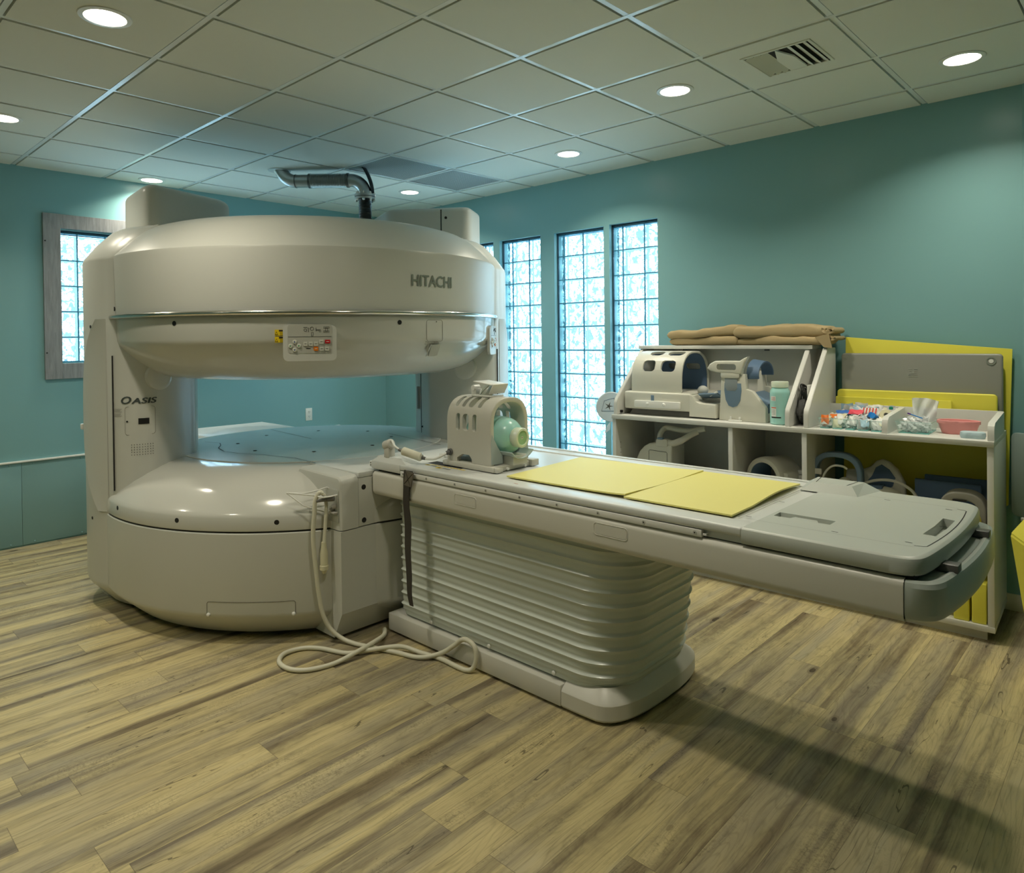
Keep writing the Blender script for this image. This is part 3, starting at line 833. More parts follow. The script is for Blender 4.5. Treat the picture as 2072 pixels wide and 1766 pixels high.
# curved patches
def patch(mb, R, ang, z, w, h_, th, r=0.012, n=6, mi=0, taper=None):
    pts = rrect(w, h_, r, 4)
    b2 = bmesh.new(); lo = [b2.verts.new((x, y, -0.002)) for x, y in pts]; hi = [b2.verts.new((x, y, th)) for x, y in pts]
    b2.faces.new(hi)
    k = len(pts)
    for i in range(k): b2.faces.new((lo[i], lo[(i + 1) % k], hi[(i + 1) % k], hi[i]))
    for f in b2.faces: f.material_index = mi
    if w > 0.08:
        for xi in range(1, 8):
            xx = -w / 2 + w * xi / 8
            bmesh.ops.bisect_plane(b2, geom=b2.verts[:] + b2.edges[:] + b2.faces[:], plane_co=(xx, 0, 0), plane_no=(1, 0, 0))
    a = math.radians(ang)
    for v in b2.verts:
        rr = R + v.co.z; an = a + v.co.x / R
        v.co = Vector((rr * math.cos(an), rr * math.sin(an), z + v.co.y))
    mb._merge(b2)
def outline(mb, R, ang, z, w, h_, r, lw=0.002, th=0.0008, open_bottom=False):
    p0 = rrect(w, h_, r, 5); pts = []; P = []
    for i, A in enumerate(p0):
        B = p0[(i + 1) % len(p0)]; m_ = max(1, int(math.hypot(B[0] - A[0], B[1] - A[1]) / 0.015))
        for k in range(m_): pts.append((A[0] + (B[0] - A[0]) * k / m_, A[1] + (B[1] - A[1]) * k / m_))
    for x, y in pts:
        an = math.radians(ang) + x / R
        P.append(Vector(((R + th) * math.cos(an), (R + th) * math.sin(an), z + y)))
    mb.tube(P, lw, 5, closed=True)
g = MB(); outline(g, 1.25, -46.6, 0.123, 0.445, 0.200, 0.012, 0.0018, 0.0); 
# the low service hatch follows the inclined foot
for v in g.bm.verts:
    if v.co.z < 0.15:
        rr = math.hypot(v.co.x, v.co.y); k = (rr - max(0.0, (0.146 - max(v.co.z, 0.024))) * 1.06 - 0.008) / rr; v.co.x *= k; v.co.y *= k
g.build('hatch_outline', mat('seam_shadow', (0.16, 0.15, 0.12), 0.6), base)
for a in (-56.4, -36.8): MB().sphere(on_r(1.252, a, 0.158), 0.010, seg=14).build('hatch_knob', M['white'], base)
g = MB(); outline(g, 1.2085, 1.0, 1.568, 0.118, 0.118, 0.014, 0.0012, 0.0006); g.lathe([(0, 0.002), (0.004, 0.002), (0.004, 0)], 8, mtx=rad_mtx(1.2085, 1.6, 1.618))
g.build('cover_panel_outline', M['edgeline'] if 'edgeline' in M else mat('edge_line', (0.20, 0.19, 0.15), 0.6), upl)
# open pocket below it
pk = MB()
def pkp(x, z, d): return on_r(1.2 - d, 1.3 + math.degrees(x / 1.2), z)
v = [pkp(-0.042, 1.490, 0.002), pkp(0.046, 1.490, 0.002), pkp(0.030, 1.425, 0.030), pkp(-0.030, 1.425, 0.030), pkp(-0.042, 1.490, 0.03), pkp(0.046, 1.490, 0.03)]
pk.raw(v, [(4, 5, 2, 3), (0, 4, 3), (1, 2, 5)])
pk.tube([pkp(-0.030, 1.490, -0.004), pkp(-0.040, 1.46, 0.008), pkp(-0.046, 1.425, 0.022)], 0.003, 8)
pk.build('pocket', M['cream'], upl, ang=20)
pc = MB(); patch(pc, 1.203, 1.6, 1.459, 0.066, 0.062, 0.002, 0.003); 
for v_ in pc.bm.verts:
    k = (1.49 - v_.co.z) / 0.065; rr = math.hypot(v_.co.x, v_.co.y); v_.co.x *= (rr - 0.030 * k) / rr; v_.co.y *= (rr - 0.030 * k) / rr
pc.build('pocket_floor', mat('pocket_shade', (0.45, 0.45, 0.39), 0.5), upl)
g = MB()
for i, (x, w) in enumerate(((-0.062, 0.02), (-0.05, 0.016), (-0.066, 0.024), (0.0, 0.03), (0.006, 0.036))): patch(g, 1.2085, 1.3 + math.degrees(x / 1.2), 1.506 - 0.006 * (i % 3), w, 0.0025, 0.0004, 0.0006)
g.build('pocket_print', mat('edge_line2', (0.20, 0.19, 0.15), 0.6), upl)
# control panel
ZC = 1.530
def control_panel(ang, scale=1.0):
    K = 0.845
    cp = MB(); patch(cp, 1.204, ang, 1.508, 0.258, 0.180, 0.016, 0.024)
    c = cp.build('control_panel', M['cream'], mri, ang=40)
    q_ = MB(); patch(q_, 1.2175, ang, ZC, 0.216, 0.146, 0.004, 0.016)
    q_.build('panel_face', mat('panel_face_grey', (0.46, 0.46, 0.41), 0.3), c)
    R0 = 1.2216
    g = MB(); patch(g, R0, ang, ZC + 0.010, 0.212, 0.0020, 0.0006, 0.001)
    # printed pictograms
    def ring(x, y, r, w=0.0016):
        x, y, r = x * K, y * K, r * K
        P = [on_r(R0 + 0.0004, ang + math.degrees((x + r * math.cos(t)) / R0), ZC + y + r * math.sin(t)) for t in [2 * PI * i / 18 for i in range(18)]]
        g.tube(P, w * 0.7, 4, closed=True)
    def rect(x, y, w, h_, lw=0.0012):
        x, y, w, h_ = x * K, y * K, w * K, h_ * K
        P = [on_r(R0 + 0.0004, ang + math.degrees((x + a * w / 2) / R0), ZC + y + b_ * h_ / 2) for a, b_ in ((-1, -1), (1, -1), (1, 1), (-1, 1))]
        g.tube(P, lw * 0.7, 4, closed=True)
    ring(-0.026, 0.052, 0.008); ring(0.012, 0.060, 0.010); rect(0.014, 0.028, 0.010, 0.022)
    rect(-0.008, 0.053, 0.0006, 0.026); rect(0.036, 0.055, 0.0006, 0.022); rect(0.050, 0.052, 0.024, 0.003); rect(0.058, 0.046, 0.010, 0.010)
    for yy in (0.066, 0.042): rect(0.096, yy, 0.034, 0.009)
    rect(0.096, 0.054, 0.012, 0.022); rect(-0.026, 0.068, 0.022, 0.001)
    for i in range(5): rect(-0.020 + i * 0.005, -0.058, 0.003, 0.004)
    g.build('printed_marks', mat('print_dark', (0.05, 0.05, 0.05), 0.6), c)
    cols = {'w': mat('button_ivory', (0.62, 0.62, 0.55), 0.35), 'r': mat('button_red', S(190, 30, 36), 0.35), 'o': mat('button_orange', S(225, 120, 20), 0.35)}
    def btn(x, y, w, h_, k, col='w', nm='button'):
        x, y, w, h_ = x * K, y * K, w * K, h_ * K
        bb = MB(); patch(bb, R0, ang + math.degrees(x / R0), ZC + y, w, h_, 0.004, 0.003)
        o = bb.build(nm, cols[col], c, ang=40)
        if col != 'w': o['label'] = {'r': 'red stop button', 'o': 'orange button'}[col]
        l = MB(); patch(l, R0 + 0.0042, ang + math.degrees(x / R0), ZC + y, w * 0.55, 0.0022, 0.0003, 0.0005)
        l.build('button_mark', M['black'] if col == 'w' else M['white'], o)
    for i in range(3): btn(-0.026 + i * 0.030, -0.030, 0.024, 0.026, i)
    btn(0.066, -0.018, 0.026, 0.026, 3); btn(0.102, -0.018, 0.030, 0.022, 4, 'r')
    btn(0.034, -0.060, 0.026, 0.024, 5, 'o'); btn(0.067, -0.061, 0.024, 0.024, 6); btn(0.098, -0.061, 0.024, 0.024, 7)
    arr = {'g': mat('arrow_green', S(60, 150, 100), 0.4), 'b': mat('arrow_blue', S(70, 90, 150), 0.4)}
    for dx, dy, k in ((0, 0.024, 'b'), (0, -0.024, 'b'), (-0.024, 0, 'g'), (0.024, 0, 'g')):
        x, y = (-0.088 + dx) * K, (-0.042 + dy) * K
        m2 = rad_mtx(R0, ang + math.degrees(x / R0), ZC + y)
        o = MB().lathe([(0, 0.005), (0.0085, 0.005), (0.0105, 0.003), (0.011, 0)], 18, mtx=m2).build('arrow_button', cols['w'], c)
        sgn = 1 if dy > 0 or dx > 0 else -1
        tri = [(-0.004, -0.003 * sgn), (0.004, -0.003 * sgn), (0, 0.005 * sgn)] if dx == 0 else [(-0.003 * sgn, -0.004), (-0.003 * sgn, 0.004), (0.005 * sgn, 0)]
        MB().prism(tri, 0.005, 0.0056, mtx=m2).build('arrow_mark', arr[k], o)
    return c
control_panel(-32.4)
control_panel(36.0)
# warning stickers
yl = mat('warning_yellow', S(226, 196, 20), 0.5)
for z in (1.562, 1.527):
    st = MB(); patch(st, 1.2105, -39.3, z, 0.050, 0.030, 0.0006, 0.001); so = st.build('warning_sticker', yl, upl)
    k = MB(); patch(k, 1.2112, -39.3 + 0.50, z + 0.010, 0.030, 0.008, 0.0003, 0.0005)
    m2 = rad_mtx(1.2115, -39.3 - 0.78, z - 0.003)
    k.prism([(-0.008, -0.008), (0.008, -0.008), (0, 0.009)], 0.0, 0.0004, mtx=m2)
    for i in range(4): patch(k, 1.2112, -39.3 + 0.55, z + 0.001 - i * 0.005, 0.024, 0.0012, 0.0003, 0.0004)
    k.build('sticker_print', M['black'], so)
    MB().prism([(-0.005, -0.0055), (0.005, -0.0055), (0, 0.005)], 0.0004, 0.0006, mtx=m2).build('sticker_triangle', yl, so)
# lettering
def wrap_text(txt, size, R, ang, z, m, name, parent, sx=1.0, bold=0.0, flip=False):
    v, f = text_geo(txt, size)
    vs = [on_r(R, ang + math.degrees(x * sx / R), z + y) for x, y, _ in v]
    return MB().raw(vs, f).build(name, m, parent)
M['letter'] = mat('letter_grey', S(128, 136, 126), 0.4)
tp = [c for c in mri.children if c.name.startswith('upper_pole_top')][0]
def bold_text(txt, size, R, ang, z, m, name, parent, sx=1.0, off=0.003):
    v, f = text_geo(txt, size); mb = MB()
    for k, (dx, dy) in enumerate(((0, 0), (off, 0), (-off, 0), (0, off * 0.6), (0, -off * 0.6))):
        mb.raw([on_r(R + 0.00008 * k, ang + math.degrees((x * sx + dx) / R), z + y + dy) for x, y, _ in v], f)
    return mb.build(name, m, parent)
bold_text('HITACHI', 0.087, 1.2175, 0.3, 1.838, M['letter'], 'maker_lettering', tp, 0.88, 0.0024)

# left post inner panel details (lettering, hatch, vents)
M['oasis'] = mat('letter_dark', S(70, 78, 76), 0.4)
lm = mat('thin_line_grey', (0.30, 0.29, 0.25), 0.6)
def on_panel(mb, off=0.0035):     # bend flat geometry (x along the cover, y up) onto the inner cover of the left post
    for v in mb.bm.verts: v.co = panel_pt(-1, -1, v.co.x, v.co.y, off + v.co.z)
    return mb
mb = MB()
def put(txt, size, cx, cz, sx, sh):
    v, f = text_geo(txt, size)
    for k, (dx, dy) in enumerate(((0, 0), (0.0014, 0), (-0.0014, 0), (0, 0.0008))):
        mb.raw([Vector((cx + (x + dx) * sx + sh * y, cz + y + dy, 0.00006 * k)) for x, y, _ in v], f)
put('O', 0.058, 0.072, 1.200, 1.20, 0.28)
put('ASIS', 0.044, 0.166, 1.196, 1.52, 0.28)
on_panel(mb).build('model_lettering', M['oasis'], po_l)
MB().tube([panel_pt(-1, -1, 0.142 + x, 1.087 + y, 0.001) for x, y in rrect(0.155, 0.156, 0.015)], 0.0012, 5, closed=True).build('hatch_outline', lm, po_l)
on_panel(MB().raw([(0.133, 1.067, 0), (0.160, 1.067, 0), (0.187, 1.067, 0), (0.187, 1.100, 0), (0.160, 1.100, 0), (0.133, 1.100, 0)], [(0, 1, 4, 5), (1, 2, 3, 4)])).build('display_window', M['black'], po_l)
on_panel(MB().lathe([(0, 0.0), (0.005, 0.0)], 10, c=(0.077, 1.084, 0), close=False)).build('lock_hole', M['black'], po_l)
mb = MB()
for i in range(9):
    for j in range(5): mb.lathe([(0, 0.0), (0.0024, 0.0)], 6, c=(0.098 + i * 0.0133, 0.954 - j * 0.0140, 0), close=False)
o = on_panel(mb).build('speaker_holes', M['dark'], po_l); o['kind'] = 'stuff'
mb = MB()
for i in range(7): mb.raw([(0.004, 1.155 - i * 0.0055 - (0.006 if i > 3 else 0), 0), (0.050 - 0.006 * (i % 3), 1.155 - i * 0.0055 - (0.006 if i > 3 else 0), 0), (0.050 - 0.006 * (i % 3), 1.1528 - i * 0.0055 - (0.006 if i > 3 else 0), 0), (0.004, 1.1528 - i * 0.0055 - (0.006 if i > 3 else 0), 0)], [(0, 1, 2, 3)])
on_panel(mb).build('small_print', lm, po_l)
# push button on the outer side of the left post
q_ = uv(0.80 + 0.548 * math.cos(0.20), -0.548 * math.sin(0.20), 1.03, -1)
MB().box(q_.x - 0.012, q_.x + 0.012, q_.y - 0.02, q_.y + 0.004, 1.015, 1.048, 0.004).build('call_socket', M['white'], po_l)
# ---- housings on top
def housing(name, pts, z0, z1, slope=0.0, bev=0.05):
    mb = MB().prism([(x - MC[0], y - MC[1]) for x, y in pts], z0, z1, bev, 5, bev_bottom=False)
    if slope:
        pass
    return mb.build(name, M['cream'], mri, ang=40)
def round_poly(pts, r, n=5):
    out = []
    k = len(pts)
    for i in range(k):
        p0, p1, p2 = Vector(pts[i - 1]), Vector(pts[i]), Vector(pts[(i + 1) % k])
        a = (p0 - p1).normalized(); b_ = (p2 - p1).normalized()
        rr = min(r, (p0 - p1).length * 0.45, (p2 - p1).length * 0.45)
        A, B = p1 + a * rr, p1 + b_ * rr
        for j in range(n + 1):
            t = j / n
            out.append(tuple((1 - t) ** 2 * A + 2 * t * (1 - t) * p1 + t * t * B))
    return out
housing('left_top_housing', round_poly([(1.20, -3.04), (1.84, -3.11), (1.58, -2.42), (1.20, -2.50)], 0.16, 10), 2.0, 2.485, bev=0.07)
hr = housing('right_top_housing', round_poly([(2.10, -1.535), (2.60, -1.17), (2.42, -0.88), (1.95, -0.95), (1.66, -1.36)], 0.07), 2.0, 2.478, bev=0.05)
c0 = Vector((2.428 - MC[0], -1.296 - MC[1], 0))
dface = Vector((0.5, 0.365, 0)).normalized(); nface = Vector((dface.y, -dface.x, 0))
mb = MB().tube([c0 + nface * 0.0 + Vector((0, 0, z)) for z in (2.15, 2.46)], 0.004, 6); mb.build('cover_seam', M['dark'], hr)
mb = MB(); q_ = c0 + dface * 0.035 + Vector((0, 0, 2.40)); mb.cyl(q_ - nface * 0.01, q_ + nface * 0.002, 0.010, 12); mb.build('screw_hole', M['black'], hr)
# ================================================================ PATIENT TABLE
TC = (4.03, -2.10)
tb = empty('patient_table', (TC[0], TC[1], 0))
tag(tb, 'long cream patient table on a pleated bellows pedestal, docked to the open scanner', 'examination table')
def TX(x): return x - TC[0]
def TY(y): return y - TC[1]
def bool_diff(o, cutter_mb):
    c = cutter_mb.build('c', M['dark'])
    c.parent = o.parent; 
    md = o.modifiers.new('b', 'BOOLEAN'); md.operation = 'DIFFERENCE'; md.object = c; md.solver = 'EXACT'
    bpy.context.view_layer.update()
    dg = bpy.context.evaluated_depsgraph_get()
    me = bpy.data.meshes.new_from_object(o.evaluated_get(dg))
    o.modifiers.clear(); old = o.data; o.data = me
    bpy.data.objects.remove(c)
    b2 = bmesh.new(); b2.from_mesh(me)
    for f in b2.faces: f.smooth = True
    for e in b2.edges: e.smooth = not (len(e.link_faces) == 2 and e.calc_face_angle(0) > math.radians(32))
    b2.to_mesh(me); b2.free()
    return o
# plinth
b = MB().box(TX(3.30), TX(4.452), -0.362, 0.362, 0.012, 0.100, 0.006)
b.build('base_plinth', M['tbl'], tb)
def half_end(dx=0.0, w=0.362):
    w = w - dx
    pts = [(4.456, -w)]
    for i in range(0, 19):
        a = -PI / 2 + PI * i / 18
        c = abs(math.cos(a)) ** 0.55; s_ = abs(math.sin(a)) ** 0.75 * (1 if a > 0 else -1)
        pts.append((4.55 + (0.19 - dx) * c, w * s_))
    pts.append((4.456, w))
    return [(TX(x), y) for x, y in pts]
def loft2(mb, layers, cap=True):
    b2 = bmesh.new(); rings = []
    for pts, z in layers: rings.append([b2.verts.new((x, y, z)) for x, y in pts])
    n = len(rings[0])
    if cap: b2.faces.new(rings[0][::-1]); b2.faces.new(rings[-1])
    for A, B in zip(rings[:-1], rings[1:]):
        for i in range(n): b2.faces.new((A[i], A[(i + 1) % n], B[(i + 1) % n], B[i]))
    bmesh.ops.recalc_face_normals(b2, faces=b2.faces[:])
    mb._merge(b2); return mb
loft2(MB(), [(half_end(0.006), 0.012), (half_end(0.0), 0.022), (half_end(0.0), 0.078), (half_end(0.006), 0.088), (half_end(0.050), 0.122), (half_end(0.052), 0.124)]).build('base_end_cover', M['tbl'], tb, ang=25)
MB().box(TX(3.33), TX(4.60), -0.33, 0.33, 0.0, 0.02).build('base_gap', M['dark'], tb)
# bellows
M['bellows'] = mat('bellows_plastic', (0.60, 0.65, 0.60), 0.26, spec=0.45)
NZ = 11; z0b, z1b = 0.112, 0.738
def bel_plan(off, z):
    t = (z - z0b) / (z1b - z0b)
    xr = 4.690 + 0.090 * t; w = 0.335 + off; rr = 0.20
    pts = []
    x0 = 3.385 - off; x1 = xr + off
    def corner(cx, cy, a0, r_, n=12):
        for i in range(n + 1):
            a = math.radians(a0 + 90 * i / n); pts.append((cx + r_ * math.cos(a), cy + r_ * math.sin(a)))
    corner(x1 - rr, w - rr, 0, rr); corner(x0 + 0.03, w - 0.03, 90, 0.03, 4); corner(x0 + 0.03, -w + 0.03, 180, 0.03, 4); corner(x1 - rr, -w + rr, 270, rr)
    return [(TX(x), y) for x, y in pts]
lay = []
SUB = 10
for k in range(NZ):
    for j in range(SUB):
        t = j / SUB
        # each pleat: sharp outward lip at the bottom, hollow above it, slight belly
        off = 0.004 + 0.012 * math.exp(-((t) / 0.10) ** 2) + 0.012 * math.exp(-((1 - t) / 0.16) ** 2) + 0.006 * math.sin(PI * t)
        z = z0b + (z1b - z0b) * (k + t) / NZ
        if k == 0 and t < 0.5: off = 0.0 + 0.01 * t
        lay.append((bel_plan(off - 0.004, z), z))
loft2(MB(), lay).warp(lambda v: Vector((v.x, v.y, v.z + 0.006 * math.sin(4.2 * v.x + 9 * v.z) * math.sin(PI * (v.z - z0b) / (z1b - z0b))))).build('bellows', M['bellows'], tb, ang=55)
for x in (3.62, 4.02, 4.40): MB().sphere((TX(x), -0.342, 0.128), 0.010, (1, 0.5, 1), 12).build('bellows_snap', M['white'], tb)
# beam
def rounded_beam(x0, x1, hw, z0, z1, rb, rt):
    sec = []
    def arc(cy, cz, a0, r_, n=6):
        for i in range(n + 1):
            a = math.radians(a0 + 90 * i / n); sec.append((cy + r_ * math.cos(a), cz + r_ * math.sin(a)))
    arc(hw - rt, z1 - rt, 0, rt); arc(-hw + rt, z1 - rt, 90, rt); arc(-hw + rb, z0 + rb, 180, rb); arc(hw - rb, z0 + rb, 270, rb)
    b2 = bmesh.new(); A = [b2.verts.new((x0, y, z)) for y, z in sec]; B = [b2.verts.new((x1, y, z)) for y, z in sec]
    b2.faces.new(A[::-1]); b2.faces.new(B)
    n = len(sec)
    for i in range(n): b2.faces.new((A[i], A[(i + 1) % n], B[(i + 1) % n], B[i]))
    bmesh.ops.recalc_face_normals(b2, faces=b2.faces[:])
    return b2
mb = MB(); mb._merge(rounded_beam(TX(3.282), TX(5.7275), 0.435, 0.722, 0.8455, 0.030, 0.022))
beam = mb.build('support_beam', M['tbl'], tb, ang=30)
def cap_plan(inset=0.0, x0=5.7305):
    pts = [(x0, -0.435 + inset)]
    for i in range(0, 61):
        t = math.sin(PI / 2 * (-1 + 2 * i / 60))
        t = max(-0.9995, min(0.9995, t))
        y = (0.435 - inset) * t
        x = 5.74 - inset + 0.101 * (1 - abs(t) ** 18) ** 0.42 - 0.034 * t * t
        x = max(x, x0 + 0.001)
        pts.append((x, y))
    pts.append((x0, 0.435 - inset))
    return [(TX(x), y) for x, y in pts]
M['capgrey'] = mat('end_cap_plastic', (0.50, 0.55, 0.52), 0.34)
loft2(MB(), [(cap_plan(0.045), 0.7215), (cap_plan(0.020), 0.7265), (cap_plan(0.006), 0.738), (cap_plan(0), 0.755), (cap_plan(0), 0.826), (cap_plan(0.005), 0.838), (cap_plan(0.014), 0.8435), (cap_plan(0.022), 0.842), (cap_plan(0.030), 0.837)]).build('end_bumper', M['capgrey'], tb, ang=25)
MB().box(TX(5.7270), TX(5.7310), -0.425, 0.425, 0.735, 0.838).build('bumper_seam', M['dark'], tb)
# plugs on the near side of the beam
for x0, x1, zc in ((3.905, 4.046, 0.797), (4.683, 4.833, 0.802)):
    mt = Matrix.Translation((TX((x0 + x1) / 2), -0.4352, zc)) @ Matrix.Rotation(PI / 2, 4, 'X')
    ol = MB(); P = [mt @ Vector((x, y, 0)) for x, y in rrect(x1 - x0, 0.045, 0.012)]
    ol.tube(P, 0.0016, 6, closed=True); pl_ = ol.build('side_plug_rim', M['tbl'], tb)
    q_ = MB().prism(rrect(x1 - x0 - 0.008, 0.037, 0.010), -0.0012, 0.0012, mtx=mt); q_.build('side_plug', M['tbl'], tb)
# dark gap under the top
MB().box(TX(3.30), TX(5.75), -0.410, 0.410, 0.840, 0.860).build('sliding_gap', M['dark'], tb)
# ---- sliding tabletop
def top_plan(inset=0.0, x0=3.46):
    pts = [(x0, -0.4325 + inset)]
    for i in range(0, 61):
        t = max(-0.9995, min(0.9995, math.sin(PI / 2 * (-1 + 2 * i / 60))))
        y = (0.4325 - inset) * t
        x = max(x0 + 0.001, 5.70 - inset + 0.093 * (1 - abs(t) ** 20) ** 0.42 - 0.026 * t * t)
        pts.append((x, y))
    pts.append((x0, 0.4325 - inset))
    return [(TX(x), y) for x, y in pts]
mb = loft2(MB(), [(top_plan(0.004, 5.262), 0.8535), (top_plan(0.0, 5.262), 0.860), (top_plan(0.0, 5.262), 0.890), (top_plan(0.004, 5.262), 0.899), (top_plan(0.011, 5.262), 0.9035), (top_plan(0.016, 5.262), 0.9042)])
foot = mb.build('foot_section', M['foot'], tb, ang=25)
cut = MB().prism([(TX(x), TY(y)) for x, y in ((5.708, -2.235), (5.744, -2.237), (5.750, -2.11), (5.748, -1.995), (5.712, -1.985), (5.714, -2.11))], 0.872, 0.92)
cut.prism([(TX(x), TY(y)) for x, y in ((5.277, -2.312), (5.460, -2.312), (5.460, -2.252), (5.275, -2.252))], 0.890, 0.92)
bool_diff(foot, cut)
MB().prism([(TX(x), TY(y)) for x, y in ((5.315, -2.306), (5.425, -2.306), (5.405, -2.262), (5.33, -2.262))], 0.880, 0.8995, 0.003).build('grip_bar', M['foot'], foot)
gl = MB()
def tline(pts, w=0.0016, z=0.9046):
    P = [Vector((TX(x), TY(y), z)) for x, y in pts]; vs = []; fs = []
    for i, q_ in enumerate(P):
        t = (P[min(i + 1, len(P) - 1)] - P[max(i - 1, 0)]).normalized(); n = Vector((-t.y, t.x, 0)) * w
        vs += [q_ + n, q_ - n]
        if i: fs.append((2 * i - 2, 2 * i - 1, 2 * i + 1, 2 * i))
    gl.raw(vs, fs)
arc_ = [(5.766 - 0.016 * t * t, -2.10 + 0.27 * t) for t in [-1 + i / 8 for i in range(17)]]
tline([(5.72, -2.385), (5.742, -2.378)] + arc_ + [(5.742, -1.82), (5.72, -1.815)])
tline([(5.195, -2.41), (5.195, -1.79)], 0.0012)
tline([(5.195, -2.41), (5.72, -2.40)], 0.0004); tline([(5.195, -1.79), (5.72, -1.80)], 0.0004)
for x, y in ((5.22, -2.38), (5.22, -2.10), (5.22, -1.83), (5.50, -2.385), (5.50, -1.82), (5.70, -2.36), (5.70, -1.84), (5.735, -2.10)): tline([(x - 0.010, y), (x + 0.010, y)], 0.0022)
gl.build('panel_grooves', M['dark'], foot)
# middle plate: near rim, far rim and recessed bed
mb = MB()
mb.box(TX(3.50), TX(5.264), -0.4325, -0.33, 0.8745, 0.9042, 0.008, 3); mb.box(TX(3.50), TX(5.264), 0.33, 0.4325, 0.8745, 0.9042, 0.006, 3)
mb.box(TX(3.50), TX(5.264), -0.335, 0.335, 0.8745, 0.8985)
mb.box(TX(3.50), TX(5.262), -0.4135, 0.4135, 0.8495, 0.880)
mb.build('tabletop', M['tbltop'], tb, ang=30)
mb = MB().box(TX(3.60), TX(5.20), 0.405, 0.4315, 0.9035, 0.909, 0.002); mb.build('far_rim', M['tbltop'], tb)
# accessory rail with screws
for sy in (-1, 1):
    rl = MB().box(TX(3.507), TX(5.124), sy * 0.4235 - 0.0095, sy * 0.4235 + 0.0095, 0.8480, 0.8722, 0.0015).build('accessory_rail', M['white'], tb)
    MB().box(TX(5.126), TX(5.140), sy * 0.418 - 0.010, sy * 0.418 + 0.010, 0.853, 0.862, 0.002).build('rail_stop', M['white'], rl)
    if sy < 0:
        for x in [3.506 + 0.025] + [3.706 + 0.1991 * i for i in range(7)] + [5.100]:
            s_ = MB().cyl((TX(x), -0.4325, 0.8605), (TX(x), -0.4342, 0.8605), 0.0068, 14); so = s_.build('screw', M['edge'], rl)
            MB().cyl((TX(x), -0.4341, 0.8605), (TX(x), -0.4346, 0.8605), 0.0028, 6).build('screw_socket', M['dark'], so)
# connector block at the scanner end
mb = MB().box(TX(3.265), TX(3.502), -0.432, -0.20, 0.857, 0.902, 0.006, 2)
v = [(3.272, -2.530, 0.900), (3.555, -2.530, 0.900), (3.555, -2.335, 0.900), (3.272, -2.335, 0.900), (3.310, -2.512, 0.927), (3.490, -2.512, 0.927), (3.490, -2.355, 0.927), (3.310, -2.355, 0.927)]
mb.raw([(TX(a), TY(b_), c) for a, b_, c in v], [(3, 2, 1, 0), (4, 5, 6, 7), (0, 1, 5, 4), (1, 2, 6, 5), (2, 3, 7, 6), (3, 0, 4, 7)])
mb.box(TX(3.265), TX(3.502), -0.19, 0.432, 0.857, 0.902, 0.006, 2)
mb.build('connector_block', M['tbltop'], tb, ang=25)
mb = MB().box(TX(3.238), TX(3.268), -0.425, -0.385, 0.864, 0.894, 0.004); cb = mb.build('latch', M['white'], tb)
mb = MB()
for z in (0.872, 0.885): mb.cyl((TX(3.2375), -0.405, z), (TX(3.2365), -0.405, z), 0.003, 8)
mb.box(TX(3.2495), TX(3.2545), -0.4262, -0.425, 0.870, 0.876); mb.box(TX(3.2495), TX(3.2545), -0.4262, -0.425, 0.882, 0.888)
mb.build('latch_contacts', M['black'], cb)
# far-side connector box near the foot
mb = MB(); v = [(5.19, -1.845, 0.903), (5.405, -1.845, 0.903), (5.44, -1.672, 0.903), (5.155, -1.672, 0.903), (5.228, -1.805, 0.934), (5.372, -1.805, 0.934), (5.385, -1.695, 0.934), (5.208, -1.695, 0.934)]
v = [(a - 0.0, b_ + 0.0, c) for a, b_, c in v]
mb.raw([(TX(a), TY(b_), c) for a, b_, c in v], [(3, 2, 1, 0), (4, 5, 6, 7), (0, 1, 5, 4), (1, 2, 6, 5), (2, 3, 7, 6), (3, 0, 4, 7)])
fb = mb.build('rear_connector_box', M['foot'], tb, ang=14)
gl = MB(); tline([(5.352, -1.803), (5.362, -1.697)], 0.0016, 0.9346); tline([(5.238, -1.803), (5.220, -1.697)], 0.0016, 0.9346)
gl.build('lid_grooves', M['dark'], fb)
# end clamps
M['clampgrey'] = mat('clamp_dark_grey', (0.13, 0.125, 0.115), 0.35)
for y in (-2.345, -1.885):
    mb = MB().box(TX(5.765), TX(5.826), TY(y) - 0.022, TY(y) + 0.022, 0.840, 0.862, 0.002); mb.build('end_clamp', M['clampgrey'], tb)
# warning label
mb = MB()
def quad_on(mb, x0, x1, y0, y1, z, sk=0.0):
    mb.raw([(TX(x0), TY(y0), z), (TX(x1), TY(y0) - sk, z), (TX(x1), TY(y1) - sk, z), (TX(x0), TY(y1), z)], [(0, 1, 2, 3)])
quad_on(mb, 3.625, 3.865, -2.436, -2.424, 0.9047); quad_on(mb, 3.600, 3.635, -2.455, -2.436, 0.9046); quad_on(mb, 3.70, 3.735, -2.475, -2.452, 0.9046)
wl = mb.build('warning_strip', yl, tb)
mb = MB()
for i in range(9): quad_on(mb, 3.65 + 0.022 * i, 3.663 + 0.022 * i, -2.432, -2.428, 0.9050)
for i in range(3):
    quad_on(mb, 3.645, 3.69, -2.446 - 0.005 * i, -2.444 - 0.005 * i, 0.9047); quad_on(mb, 3.745, 3.80, -2.460 - 0.005 * i, -2.458 - 0.005 * i, 0.9047)
quad_on(mb, 3.608, 3.626, -2.450, -2.440, 0.9050); quad_on(mb, 3.710, 3.726, -2.468, -2.456, 0.9050)
mb.build('warning_print', M['black'], wl)
mb = MB(); quad_on(mb, 4.235, 4.262, -2.494, -2.490, 0.9047, 0.004); mb.build('red_mark', mat('red_print', S(170, 50, 40), 0.5), tb)
mb = MB(); mb.box(TX(3.555), TX(3.80), TY(-2.395), TY(-2.335), 0.8986, 0.8996); mb.build('cable_slot', M['dark'], tb)
